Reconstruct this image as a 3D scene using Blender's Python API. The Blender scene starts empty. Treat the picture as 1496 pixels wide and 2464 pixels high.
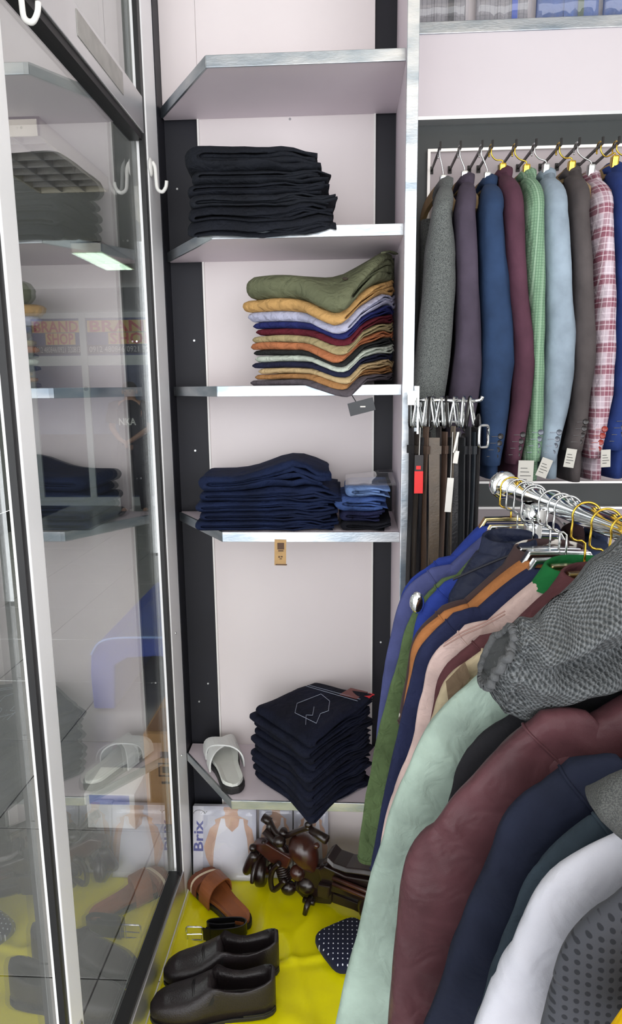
import bpy, bmesh, math, random
from mathutils import Vector, Matrix, noise
PI = math.pi
C = bpy.context.scene.collection
SC = bpy.context.scene

# ------------------------------------------------------------------ camera
FPX, CX, CY, CAMH = 1640.0, 748.0, 1232.0, 1.62
_yaw, _pit, _rol = math.radians(3.1), math.radians(10.45), math.radians(0.6)
FWD = Vector((-math.sin(_yaw)*math.cos(_pit), math.cos(_yaw)*math.cos(_pit), -math.sin(_pit)))
_r = Vector((math.cos(_yaw), math.sin(_yaw), 0)); _u = _r.cross(FWD)
RT = _r*math.cos(_rol) - _u*math.sin(_rol)
UP = _u*math.cos(_rol) + _r*math.sin(_rol)
cam = bpy.data.cameras.new('camera')
cam.sensor_fit = 'VERTICAL'; cam.sensor_height = 36.0; cam.lens = 36.0*FPX/2464.0
cam.clip_start = 0.02; cam.clip_end = 100
camo = bpy.data.objects.new('camera', cam); C.objects.link(camo)
m = Matrix((RT, UP, -FWD)).transposed().to_4x4(); m.translation = (0, 0, CAMH)
camo.matrix_world = m
SC.camera = camo

# ------------------------------------------------------------------ light and exposure
SC.view_settings.view_transform = 'Standard'; SC.view_settings.look = 'None'
SC.view_settings.gamma = 1.0; SC.view_settings.use_curve_mapping = False
SC.view_settings.exposure = 0.1
world = bpy.data.worlds.new('sky'); SC.world = world; world.use_nodes = True
bg = world.node_tree.nodes['Background']; bg.inputs[0].default_value = (0.96, 0.96, 0.985, 1); bg.inputs[1].default_value = 4.5

def area_light(name, loc, rot, sx, sy, power, col):
    L = bpy.data.lights.new(name, 'AREA'); L.shape = 'RECTANGLE'; L.size = sx; L.size_y = sy
    L.energy = power; L.color = col
    o = bpy.data.objects.new(name, L); C.objects.link(o); o.location = loc; o.rotation_euler = rot
    return o

portal = area_light('shop_front_daylight_portal', (-1.45, -3.0, 1.47), (PI/2, 0, 0), 6.3, 2.95, 1, (1, 1, 1))
portal.data.cycles.is_portal = True
portal2 = area_light('added_side_opening_portal', (1.7, -1.7, 1.47), (0, PI/2, 0), 2.95, 2.6, 1, (1, 1, 1))  # opening in the right wall added to brighten the glass posts, no known window
portal2.data.cycles.is_portal = True
def ray(x, y): return FWD + RT*((x-CX)/FPX) - UP*((y-CY)/FPX)
def atY(x, y, Y):                     # measure: where the sight line through a photo point meets the plane at depth Y
    d = ray(x, y); t = Y/d.y; return Vector((0, 0, CAMH)) + d*t
def atZ(x, y, Z):
    d = ray(x, y); t = (Z-CAMH)/d.z; return Vector((0, 0, CAMH)) + d*t

# ------------------------------------------------------------------ materials
def lin(c):
    def f(v):
        v = v/255.0
        return v/12.92 if v <= 0.04045 else ((v+0.055)/1.055)**2.4
    return (f(c[0]), f(c[1]), f(c[2]), 1.0)
MATS = {}
def nd(nt, t, **kw):
    n = nt.nodes.new(t)
    for k, v in kw.items(): setattr(n, k, v)
    return n
def mat(name, col, rough=0.5, metal=0.0, var=0.0, vscale=8.0, bump=0.0, bscale=60.0, sheen=0.0, spec=0.5, coat=0.0, col2=None, stretch=None, emit=None, estr=0.0):
    """base colour with noise variation towards col2 and noise relief"""
    if name in MATS: return MATS[name]
    M = bpy.data.materials.new(name); M.use_nodes = True; nt = M.node_tree
    b = nt.nodes['Principled BSDF']
    b.inputs['Base Color'].default_value = lin(col)
    b.inputs['Roughness'].default_value = rough; b.inputs['Metallic'].default_value = metal
    b.inputs['Specular IOR Level'].default_value = spec
    b.inputs['Coat Weight'].default_value = coat
    if sheen:
        b.inputs['Sheen Weight'].default_value = sheen; b.inputs['Sheen Roughness'].default_value = 0.5
    if emit:
        b.inputs['Emission Color'].default_value = lin(emit); b.inputs['Emission Strength'].default_value = estr
    tc = nd(nt, 'ShaderNodeTexCoord')
    src = tc.outputs['Object']
    if stretch:
        mp = nd(nt, 'ShaderNodeMapping'); mp.inputs['Scale'].default_value = stretch
        nt.links.new(src, mp.inputs['Vector']); src = mp.outputs['Vector']
    if var > 0 or col2:
        n = nd(nt, 'ShaderNodeTexNoise'); n.inputs['Scale'].default_value = vscale; n.inputs['Detail'].default_value = 4
        nt.links.new(src, n.inputs['Vector'])
        r = nd(nt, 'ShaderNodeValToRGB'); r.color_ramp.elements[0].position = 0.32; r.color_ramp.elements[1].position = 0.68
        c2 = col2 or tuple(max(0, v*(1-var)) for v in col)
        r.color_ramp.elements[0].color = lin(c2); r.color_ramp.elements[1].color = lin(col)
        nt.links.new(n.outputs['Fac'], r.inputs['Fac']); nt.links.new(r.outputs['Color'], b.inputs['Base Color'])
    if bump > 0:
        n = nd(nt, 'ShaderNodeTexNoise'); n.inputs['Scale'].default_value = bscale; n.inputs['Detail'].default_value = 3
        nt.links.new(src, n.inputs['Vector'])
        bp = nd(nt, 'ShaderNodeBump'); bp.inputs['Strength'].default_value = bump; bp.inputs['Distance'].default_value = 0.004
        nt.links.new(n.outputs['Fac'], bp.inputs['Height']); nt.links.new(bp.outputs['Normal'], b.inputs['Normal'])
    MATS[name] = M; return M
def cloth(name, col, var=0.18, rough=0.85, wr=0.45, sheen=0.0, wscale=38.0):
    """woven cloth: soft large wrinkles plus fine weave"""
    if name in MATS: return MATS[name]
    M = mat(name, col, rough=rough, var=var, vscale=14.0, sheen=sheen, spec=0.16)
    nt = M.node_tree; b = nt.nodes['Principled BSDF']; tc = nt.nodes['Texture Coordinate'] if 'Texture Coordinate' in nt.nodes else nd(nt, 'ShaderNodeTexCoord')
    n1 = nd(nt, 'ShaderNodeTexNoise'); n1.inputs['Scale'].default_value = wscale; n1.inputs['Detail'].default_value = 3; n1.inputs['Distortion'].default_value = 0.6
    n2 = nd(nt, 'ShaderNodeTexNoise'); n2.inputs['Scale'].default_value = 900; n2.inputs['Detail'].default_value = 1
    nt.links.new(tc.outputs['Object'], n1.inputs['Vector']); nt.links.new(tc.outputs['Object'], n2.inputs['Vector'])
    b1 = nd(nt, 'ShaderNodeBump'); b1.inputs['Strength'].default_value = min(1.0, wr); b1.inputs['Distance'].default_value = 0.013
    b2 = nd(nt, 'ShaderNodeBump'); b2.inputs['Strength'].default_value = 0.25; b2.inputs['Distance'].default_value = 0.001
    nt.links.new(n1.outputs['Fac'], b1.inputs['Height']); nt.links.new(n2.outputs['Fac'], b2.inputs['Height'])
    nt.links.new(b1.outputs['Normal'], b2.inputs['Normal']); nt.links.new(b2.outputs['Normal'], b.inputs['Normal'])
    return M
def math_node(nt, op, a, b=None):
    n = nd(nt, 'ShaderNodeMath', operation=op)
    for i, v in enumerate((a, b)):
        if v is None: continue
        if isinstance(v, (int, float)): n.inputs[i].default_value = v
        else: nt.links.new(v, n.inputs[i])
    return n.outputs[0]
def pattern_cloth(name, base, lines, rough=0.85, weave=0.0):
    """cloth with woven stripes; lines = [(axis, period, width, colour, strength)] along object axes"""
    if name in MATS: return MATS[name]
    M = cloth(name, base, var=0.06); nt = M.node_tree; b = nt.nodes['Principled BSDF']
    cur = b.inputs['Base Color'].links[0].from_socket
    tc = nd(nt, 'ShaderNodeTexCoord'); sp = nd(nt, 'ShaderNodeSeparateXYZ'); nt.links.new(tc.outputs['Object'], sp.inputs[0])
    for ax, per, wid, col, st in lines:
        v = sp.outputs[ax]
        fr = math_node(nt, 'FRACT', math_node(nt, 'MULTIPLY', math_node(nt, 'ADD', v, 20.0), 1.0/per))
        ms = math_node(nt, 'MULTIPLY', math_node(nt, 'LESS_THAN', fr, wid/per), st)
        mx = nd(nt, 'ShaderNodeMix', data_type='RGBA'); nt.links.new(ms, mx.inputs[0]); nt.links.new(cur, mx.inputs[6]); mx.inputs[7].default_value = lin(col)
        cur = mx.outputs[2]
    nt.links.new(cur, b.inputs['Base Color'])
    return M
def speckle_cloth(name, base, col2, scale, lo=0.45, hi=0.55, stretch=(1, 1, 1), rough=0.9, voronoi=False, vthr=0.25, bump=0.6, plane='xz'):
    if name in MATS: return MATS[name]
    M = bpy.data.materials.new(name); M.use_nodes = True; nt = M.node_tree; b = nt.nodes['Principled BSDF']
    b.inputs['Roughness'].default_value = rough; b.inputs['Specular IOR Level'].default_value = 0.25
    b.inputs['Sheen Weight'].default_value = 0.05
    tc = nd(nt, 'ShaderNodeTexCoord'); mp = nd(nt, 'ShaderNodeMapping'); mp.inputs['Scale'].default_value = stretch
    nt.links.new(tc.outputs['Object'], mp.inputs['Vector'])
    if voronoi:
        n = nd(nt, 'ShaderNodeTexVoronoi', voronoi_dimensions='2D'); n.inputs['Randomness'].default_value = 0.0; out = n.outputs['Distance']
        lo, hi = vthr*0.8, vthr
    else:
        n = nd(nt, 'ShaderNodeTexNoise'); n.inputs['Detail'].default_value = 2; out = n.outputs['Fac']
    n.inputs['Scale'].default_value = scale; vec = mp.outputs['Vector']
    if voronoi and plane == 'xz':
        sx_ = nd(nt, 'ShaderNodeSeparateXYZ'); cb = nd(nt, 'ShaderNodeCombineXYZ'); nt.links.new(vec, sx_.inputs[0])
        nt.links.new(sx_.outputs[0], cb.inputs[0]); nt.links.new(sx_.outputs[2], cb.inputs[1]); vec = cb.outputs[0]
    nt.links.new(vec, n.inputs['Vector'])
    r = nd(nt, 'ShaderNodeValToRGB'); r.color_ramp.elements[0].position = lo; r.color_ramp.elements[1].position = hi
    r.color_ramp.elements[0].color = lin(col2); r.color_ramp.elements[1].color = lin(base)
    nt.links.new(out, r.inputs['Fac']); nt.links.new(r.outputs['Color'], b.inputs['Base Color'])
    bp = nd(nt, 'ShaderNodeBump'); bp.inputs['Strength'].default_value = bump; bp.inputs['Distance'].default_value = 0.002
    nt.links.new(out, bp.inputs['Height']); nt.links.new(bp.outputs['Normal'], b.inputs['Normal'])
    MATS[name] = M; return M
def knit(name, base, dark, sx, sz):
    """basket knit: product of two sines in relief and colour"""
    M = bpy.data.materials.new(name); M.use_nodes = True; nt = M.node_tree; b = nt.nodes['Principled BSDF']
    b.inputs['Roughness'].default_value = 0.95; b.inputs['Specular IOR Level'].default_value = 0.15; b.inputs['Sheen Weight'].default_value = 0.08
    uv = nd(nt, 'ShaderNodeUVMap'); sp = nd(nt, 'ShaderNodeSeparateXYZ'); nt.links.new(uv.outputs['UV'], sp.inputs[0])
    nj = nd(nt, 'ShaderNodeTexNoise'); nj.inputs['Scale'].default_value = 260; nj.inputs['Detail'].default_value = 1; tcj = nd(nt, 'ShaderNodeTexCoord'); nt.links.new(tcj.outputs['Object'], nj.inputs['Vector'])
    jit = math_node(nt, 'MULTIPLY', nj.outputs['Fac'], 4.0)
    s1 = math_node(nt, 'SINE', math_node(nt, 'ADD', jit, math_node(nt, 'MULTIPLY', sp.outputs[0], sx))); s2 = math_node(nt, 'SINE', math_node(nt, 'ADD', jit, math_node(nt, 'MULTIPLY', sp.outputs[1], sz)))
    pr = math_node(nt, 'ADD', math_node(nt, 'MULTIPLY', math_node(nt, 'MULTIPLY', s1, s2), 0.5), 0.5)
    r = nd(nt, 'ShaderNodeValToRGB'); r.color_ramp.elements[0].position = 0.15; r.color_ramp.elements[1].position = 0.8
    r.color_ramp.elements[0].color = lin(dark); r.color_ramp.elements[1].color = lin(base)
    nt.links.new(pr, r.inputs['Fac']); nt.links.new(r.outputs['Color'], b.inputs['Base Color'])
    bp = nd(nt, 'ShaderNodeBump'); bp.inputs['Strength'].default_value = 0.9; bp.inputs['Distance'].default_value = 0.003
    nt.links.new(pr, bp.inputs['Height']); nt.links.new(bp.outputs['Normal'], b.inputs['Normal'])
    MATS[name] = M; return M
def clear_pane(name, tint=(0.93, 0.96, 0.95), ior=1.52, rough=0.0, haze=0.0, coat=0.0):
    """thin clear sheet: Fresnel mirror over straight transmission, same on both faces"""
    if name in MATS: return MATS[name]
    M = bpy.data.materials.new(name); M.use_nodes = True; nt = M.node_tree; nt.nodes.clear()
    out = nd(nt, 'ShaderNodeOutputMaterial'); mx = nd(nt, 'ShaderNodeMixShader')
    tr = nd(nt, 'ShaderNodeBsdfTransparent'); tr.inputs[0].default_value = (*tint, 1)
    gl = nd(nt, 'ShaderNodeBsdfGlossy'); gl.inputs['Roughness'].default_value = rough; gl.inputs[0].default_value = (1, 1, 1, 1)
    ge = nd(nt, 'ShaderNodeNewGeometry')
    iv = math_node(nt, 'ADD', math_node(nt, 'MULTIPLY', ge.outputs['Backfacing'], 1.0/ior-ior), ior)
    fr = nd(nt, 'ShaderNodeFresnel'); nt.links.new(iv, fr.inputs['IOR'])
    fac = math_node(nt, 'ADD', math_node(nt, 'MULTIPLY', fr.outputs[0], 1.0-coat), coat)
    nt.links.new(fac, mx.inputs[0]); nt.links.new(tr.outputs[0], mx.inputs[1]); nt.links.new(gl.outputs[0], mx.inputs[2])
    last = mx.outputs[0]
    if haze > 0:
        df = nd(nt, 'ShaderNodeBsdfDiffuse'); df.inputs[0].default_value = (0.8, 0.82, 0.84, 1)
        m2 = nd(nt, 'ShaderNodeMixShader'); m2.inputs[0].default_value = haze
        nt.links.new(last, m2.inputs[1]); nt.links.new(df.outputs[0], m2.inputs[2]); last = m2.outputs[0]
    nt.links.new(last, out.inputs[0])
    MATS[name] = M; return M

WHITE_PANEL = mat('white_laminate', (226, 218, 218), rough=0.55, var=0.02, vscale=2.5)
LILAC = mat('pale_lilac_laminate', (224, 213, 221), rough=0.5, var=0.03, vscale=3)
BLACK_PANEL = mat('black_laminate', (36, 37, 44), rough=0.5, spec=0.3, var=0.12, vscale=5, bump=0.05)
BLACK_BAND = mat('dark_green_black_laminate', (44, 50, 50), rough=0.45, var=0.15, vscale=4)
ALU = mat('brushed_aluminium', (228, 230, 230), rough=0.32, metal=0.85, var=0.08, vscale=3, stretch=(1, 1, 0.2), bump=0.04, bscale=140)
ALU_EDGE = mat('worn_aluminium_edge', (200, 203, 205), rough=0.33, metal=0.9, col2=(146, 158, 168), vscale=9, stretch=(1, 1, 3), bump=0.08, bscale=90)
POST_WHITE = mat('pale_anodised_profile', (244, 245, 246), rough=0.3, metal=0.0, var=0.04, vscale=3)
CHROME = mat('chrome', (235, 238, 240), rough=0.07, metal=1.0)
GOLD = mat('gold_plated_wire', (214, 176, 70), rough=0.18, metal=1.0)
SILVER = mat('silver_wire', (205, 208, 208), rough=0.2, metal=1.0)
RUBBER = mat('black_rubber', (18, 18, 20), rough=0.5)
BLACK_METAL = mat('black_metal', (30, 28, 27), rough=0.35, metal=0.6)
GLASS = clear_pane('float_glass', tint=(0.90, 0.92, 0.92), ior=1.6, coat=0.2)
PLASTIC_FILM = clear_pane('clear_plastic_film', tint=(0.97, 0.97, 0.98), ior=1.5, rough=0.04, haze=0.05)
WHITE_PLASTIC = mat('white_plastic', (232, 232, 228), rough=0.35)
PAPER = mat('white_paper', (228, 226, 220), rough=0.8, var=0.05, vscale=30)
INK = mat('black_ink', (30, 30, 34), rough=0.7)

# ------------------------------------------------------------------ mesh helpers
ORG = {}
def mesh_data(name, V, F, smooth=False, uv=None):
    me = bpy.data.meshes.new(name); me.from_pydata([tuple(v) for v in V], [], F); me.update()
    if smooth: me.polygons.foreach_set('use_smooth', [True]*len(me.polygons))
    if uv:
        l = me.uv_layers.new(name='UVMap')
        for p in me.polygons:
            for li in p.loop_indices: l.data[li].uv = uv[me.loops[li].vertex_index]
    return me
def fix_normals(me):
    bm = bmesh.new(); bm.from_mesh(me); bmesh.ops.recalc_face_normals(bm, faces=bm.faces); bm.to_mesh(me); bm.free()
def put(name, geo, material, parent=None, smooth=False, base=None, bevel=0.0, uv=None, seg=2, weld=False):
    """link geo=(V,F), given in world coordinates, as one mesh object (origin at base, or at its parent's origin)"""
    V, F = geo
    if parent is not None: o0 = ORG[parent.name]
    elif base is not None: o0 = Vector(base)
    else:
        xs = [v[0] for v in V]; ys = [v[1] for v in V]; zs = [v[2] for v in V]
        o0 = Vector(((min(xs)+max(xs))/2, (min(ys)+max(ys))/2, min(zs)))
    me = mesh_data(name, [Vector(v)-o0 for v in V], F, smooth, uv); fix_normals(me)
    if bevel > 0:
        bm = bmesh.new(); bm.from_mesh(me)
        es = [e for e in bm.edges if len(e.link_faces) == 2 and e.calc_face_angle(0) > 0.6]
        bmesh.ops.bevel(bm, geom=es, offset=bevel, segments=seg, affect='EDGES', profile=0.6, clamp_overlap=True)
        bm.to_mesh(me); bm.free()
        if smooth: me.polygons.foreach_set('use_smooth', [True]*len(me.polygons))
    me.materials.append(material)
    o = bpy.data.objects.new(name, me); C.objects.link(o)
    if parent is not None: o.parent = parent
    else: o.location = o0
    ORG[o.name] = o0
    return o
def tag(o, label=None, cat=None, group=None, kind=None):
    if label: o['label'] = label
    if cat: o['category'] = cat
    if group: o['group'] = group
    if kind: o['kind'] = kind
    return o
def thing(name, loc, label, cat, group=None, kind=None):
    o = bpy.data.objects.new(name, None); C.objects.link(o); o.location = loc; o.empty_display_size = 0.05
    ORG[o.name] = Vector(loc); return tag(o, label, cat, group, kind)
def join(*gs):
    V, F = [], []
    for v, f in gs:
        k = len(V); V += list(v); F += [tuple(i+k for i in q) for q in f]
    return V, F
def box(x0, x1, y0, y1, z0, z1):
    V = [Vector((x, y, z)) for z in (z0, z1) for y in (y0, y1) for x in (x0, x1)]
    return V, [(0, 2, 3, 1), (4, 5, 7, 6), (0, 1, 5, 4), (2, 6, 7, 3), (0, 4, 6, 2), (1, 3, 7, 5)]
def xform(g, M): return [M @ Vector(v) for v in g[0]], g[1]
def rotz(g, a, c=(0, 0, 0)): return xform(g, Matrix.Translation(c) @ Matrix.Rotation(a, 4, 'Z') @ Matrix.Translation(-Vector(c)))
def prism(poly, d):
    """polygon (3D points) extruded by vector d"""
    n = len(poly); d = Vector(d); V = [Vector(p) for p in poly] + [Vector(p)+d for p in poly]
    return V, [tuple(range(n-1, -1, -1)), tuple(range(n, 2*n))] + [(i, (i+1) % n, n+(i+1) % n, n+i) for i in range(n)]
def loft(rings, caps=True, closed=True):
    n = len(rings[0]); V = [Vector(p) for r in rings for p in r]; F = []
    for i in range(len(rings)-1):
        for j in range(n if closed else n-1):
            a, b = i*n+j, i*n+(j+1) % n; F.append((a, b, b+n, a+n))
    if caps and closed: F += [tuple(range(n-1, -1, -1)), tuple(range((len(rings)-1)*n, len(rings)*n))]
    return V, F
def frames(P):
    P = [Vector(p) for p in P]; T = []
    for i in range(len(P)):
        t = P[min(i+1, len(P)-1)] - P[max(i-1, 0)]; T.append(t.normalized())
    n = T[0].orthogonal().normalized(); out = []
    for t in T:
        n = (n - t*n.dot(t)); n = n.normalized() if n.length > 1e-6 else t.orthogonal().normalized()
        out.append((t, n, t.cross(n)))
    return out
def tube(P, r, seg=8, caps=True, flat=1.0, closed=False):
    fr = frames(P); rings = []
    for i, (t, n, b) in enumerate(fr):
        R = r[i] if isinstance(r, (list, tuple)) else r
        rings.append([Vector(P[i]) + n*(R*math.cos(a)) + b*(R*flat*math.sin(a)) for a in (2*PI*k/seg for k in range(seg))])
    if closed: rings.append(rings[0]); return loft(rings, False)
    return loft(rings, caps)
def ribbon(P, side, w, t):
    """flat strap along P: width w along 'side' vectors, thickness t"""
    P = [Vector(p) for p in P]; rings = []
    for i, p in enumerate(P):
        s = Vector(side[i] if isinstance(side, list) else side).normalized()
        T = (P[min(i+1, len(P)-1)] - P[max(i-1, 0)]).normalized(); n = T.cross(s).normalized()
        W = w[i] if isinstance(w, list) else w
        rings.append([p+s*W/2+n*t/2, p-s*W/2+n*t/2, p-s*W/2-n*t/2, p+s*W/2-n*t/2])
    return loft(rings)
def spline(P, n):
    """Catmull-Rom through P, n samples per span"""
    P = [Vector(p) for p in P]; out = []
    for i in range(len(P)-1):
        p0, p1, p2, p3 = P[max(i-1, 0)], P[i], P[i+1], P[min(i+2, len(P)-1)]
        for k in range(n):
            t = k/n
            out.append(0.5*((2*p1)+(p2-p0)*t+(2*p0-5*p1+4*p2-p3)*t*t+(3*p1-p0-3*p2+p3)*t**3))
    out.append(P[-1]); return out
def lathe(prof, c, axis=(0, 0, 1), seg=16):
    ax = Vector(axis).normalized(); n = ax.orthogonal().normalized(); b = ax.cross(n); c = Vector(c)
    return loft([[c + ax*h + (n*math.cos(a)+b*math.sin(a))*max(r, 1e-4) for a in (2*PI*k/seg for k in range(seg))] for r, h in prof])
def ellipsoid(c, rx, ry, rz, seg=14, rings=9):
    c = Vector(c); R = []
    for i in range(rings):
        th = PI*(i+0.02)/(rings-1+0.04)
        R.append([c+Vector((rx*math.sin(th)*math.cos(a), ry*math.sin(th)*math.sin(a), rz*math.cos(th))) for a in (2*PI*k/seg for k in range(seg))])
    return loft(R)
def nz(x, y, z, s=0): return noise.noise(Vector((x+s*7.31, y-s*3.17, z+s*1.73)))
def lerp(a, b, t): return a+(b-a)*t
def interp(tab, x):
    """piecewise linear table [(x, v...)]"""
    if x <= tab[0][0]: return tab[0][1:]
    for a, b in zip(tab, tab[1:]):
        if x <= b[0]:
            t = (x-a[0])/(b[0]-a[0]); return tuple(lerp(p, q, t) for p, q in zip(a[1:], b[1:]))
    return tab[-1][1:]
def text_geo(s, size, bold=False):
    """text outline as flat mesh geometry in the XY plane, lower left at the origin; returns geometry and width"""
    cu = bpy.data.curves.new('t', 'FONT'); cu.body = s; cu.size = size; cu.resolution_u = 2
    if bold: cu.offset = size*0.022
    o = bpy.data.objects.new('t', cu); C.objects.link(o); bpy.context.view_layer.update()
    me = bpy.data.meshes.new_from_object(o)
    V = [v.co.copy() for v in me.vertices]; F = [tuple(p.vertices) for p in me.polygons]
    bpy.data.objects.remove(o); bpy.data.curves.remove(cu); bpy.data.meshes.remove(me)
    w = max((v.x for v in V), default=0)
    return (V, F), w
def place_text(s, size, origin, ux, uy, name, material, parent, width=None, bold=False):
    g, w = text_geo(s, size, bold); k = (width/w) if width and w else 1.0
    ux, uy, o = Vector(ux), Vector(uy), Vector(origin)
    return put(name, ([o+ux*(v.x*k)+uy*v.y for v in g[0]], g[1]), material, parent)

# ------------------------------------------------------------------ ceiling lamps of the shop (luminaires with their light), one of them added
LOUVRE = mat('louvre_metal', (205, 200, 196), rough=0.3, metal=0.5)
LAMP_BODY = mat('cream_lamp_body', (225, 216, 196), rough=0.5)
def luminaire(x, y, label, lit, power, col, sx=0.6, sy=1.2, z=2.95, ecol=(255, 244, 228), estr=3.0):
    t = thing('ceiling_light', (x, y, z-0.09), label, 'light', 'ceiling lights')
    put('housing', join(box(x-sx/2, x+sx/2, y-sy/2, y-sy/2+.012, z-.09, z-.001), box(x-sx/2, x+sx/2, y+sy/2-.012, y+sy/2, z-.09, z-.001),
        box(x-sx/2, x-sx/2+.012, y-sy/2, y+sy/2, z-.09, z-.001), box(x+sx/2-.012, x+sx/2, y-sy/2, y+sy/2, z-.09, z-.001), box(x-sx/2, x+sx/2, y-sy/2, y+sy/2, z-.012, z-.001)), LAMP_BODY, t)
    nx, ny = 3, 8
    for i in range(1, nx): put('louvre_blade', box(x-sx/2+sx*i/nx-.004, x-sx/2+sx*i/nx+.004, y-sy/2+.012, y+sy/2-.012, z-.088, z-.045), LOUVRE, t)
    for j in range(1, ny): put('louvre_blade', box(x-sx/2+.012, x+sx/2-.012, y-sy/2+sy*j/ny-.004, y-sy/2+sy*j/ny+.004, z-.086, z-.05), LOUVRE, t)
    tm = mat('lit_tube_%d' % int(estr*10), (250, 250, 245), rough=0.4, emit=ecol, estr=estr) if lit else mat('unlit_tube', (240, 240, 238), rough=0.3)
    for i in range(nx):
        xx = x-sx/2+sx*(i+.5)/nx
        put('tube', tube([(xx, y-sy/2+.02, z-.03), (xx, y+sy/2-.02, z-.03)], .013, 8), tm, t, smooth=True)
    if lit and power: area_light('luminaire_light', (x, y, z-.095), (0, 0, 0), sx*.95, sy*.95, power, col)
    return t
luminaire(0.25, 0.55, 'white louvred ceiling light above the clothes rail', True, 1.6, (1.0, 0.95, 0.88), 0.6, 1.2)
luminaire(0.25, -1.5, 'white louvred ceiling light behind the clothes rail near the shop front', True, 6, (1.0, 0.95, 0.88), 0.6, 1.2)
luminaire(-1.75, 4.1, 'unlit louvred ceiling light seen through the glass, nearest of two', False, 0, (1, 1, 1), 0.45, 1.0, z=2.95)
luminaire(-3.5, 2.6, 'added unseen louvred ceiling light by the left wall behind the glass', True, 70, (0.95, 1.0, 0.98), 0.6, 1.2)  # lamp added out of view to brighten the far room
luminaire(-2.4, 7.0, 'greenish glowing ceiling light far behind the glass', True, 10, (0.8, 1.0, 0.86), 0.3, 1.0, ecol=(190, 255, 205), estr=5.0)

# ------------------------------------------------------------------ the room
TILE = mat('grey_floor_tile', (158, 156, 154), rough=0.22, var=0.06, vscale=6, bump=0.02)
GROUT = mat('dark_grout', (70, 70, 70), rough=0.9)
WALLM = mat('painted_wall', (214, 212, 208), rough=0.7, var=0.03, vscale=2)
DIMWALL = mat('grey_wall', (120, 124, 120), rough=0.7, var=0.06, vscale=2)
fl = tag(put('floor', box(-4.6, 1.7, -3.0, 9.4, -.06, -.004), GROUT), kind='structure')
fl_t = None
T = .64
tile_me = None
for i in range(-5, 4):
    for j in range(-8, 14):
        x0, y0 = -.695+T*i, 1.6+T*j
        if x0 < -4.6 or x0+T > 1.75 or y0 < -3.1 or y0 > 9.0: continue
        if tile_me is None:
            o = put('tile', box(0, T-.004, 0, T-.004, -.004, 0), TILE, fl, bevel=.0015, seg=1); tile_me = o.data
            o0 = ORG[fl.name]
            # re-centre the shared mesh on its own corner
            for v in tile_me.vertices: v.co += o0
        else:
            o = bpy.data.objects.new('tile', tile_me); C.objects.link(o); o.parent = fl
        o.location = Vector((x0+.002, y0+.002, 0)) - ORG[fl.name]
tag(put('ceiling', box(-4.6, 1.7, -3.0, 9.4, 2.95, 3.05), WALLM), kind='structure')
tag(put('wall_left', box(-4.75, -4.6, -3.0, 9.4, 0, 2.95), WALLM), kind='structure')
tag(put('wall_right', box(1.7, 1.85, -.4, 9.4, 0, 2.95), WALLM), kind='structure')
tag(put('wall_back', box(-.56, 1.7, 1.975, 2.12, 0, 2.95), WALLM), kind='structure')
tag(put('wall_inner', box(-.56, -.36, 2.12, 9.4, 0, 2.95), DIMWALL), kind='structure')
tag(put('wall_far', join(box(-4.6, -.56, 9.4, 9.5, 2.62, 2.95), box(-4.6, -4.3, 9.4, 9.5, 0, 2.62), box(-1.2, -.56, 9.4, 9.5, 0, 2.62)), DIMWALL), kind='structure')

# ------------------------------------------------------------------ glass partition on the left (posts, rails, panes)
GX = -.515
w1 = thing('window_1', (GX, 1.4, .1), None, None, kind='structure')
def glasspost(y0, y1, z0=.1, z1=2.95):
    p = put('post', box(-.518, -.49, y0, y1, z0, z1), POST_WHITE, w1, bevel=.0025)
    return p
glasspost(1.003, 1.053, .02); glasspost(1.79, 1.89)
put('corner_filler', box(-.53, -.4885, 1.8905, 1.9745, .1, 2.95), BLACK_PANEL, w1)
for y0, y1 in ((.988, 1.0028), (1.768, 1.7898)):
    put('gasket', box(-.505, -.4935, y0, y1, .12, 2.95), RUBBER, w1)
put('top_rail', box(-.54, -.492, 1.055, 1.772, 2.228, 2.31), ALU, w1, bevel=.002)
put('gasket', box(-.53, -.497, 1.055, 1.772, 2.212, 2.228), RUBBER, w1)
put('bottom_rail', box(-.54, -.49, 1.055, 1.795, .102, .195), ALU, w1, bevel=.002)
put('gasket', box(-.53, -.497, 1.055, 1.772, .195, .209), RUBBER, w1)
put('pane', box(GX-.003, GX+.003, 1.055, 1.772, .2085, 2.2125), GLASS, w1)
put('pane', box(GX-.003, GX+.003, 1.055, 1.772, 2.31, 2.95), GLASS, w1)
put('pane', box(GX-.003, GX+.003, -.6, .982, .2, 2.95), GLASS, w1)
put('bottom_rail', box(-.54, -.49, -.6, 1.0, .02, .2), ALU, w1, bevel=.002)
for zz in (.55, .93):
    put('screw', lathe([(.004, 0), (.0035, .0015)], (-.49, 1.83, zz), (1, 0, 0), 8), SILVER, w1)
put('latch_plate', lathe([(.011, 0), (.011, .003), (.008, .004)], (-.49, 1.03, .47), (1, 0, 0), 12), ALU, w1)
lab = put('sticker', box(-.4918, -.4908, 1.36, 1.62, 2.255, 2.3), mat('greyish_sticker', (172, 170, 166), rough=.5, var=.1, vscale=30), w1)

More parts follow.
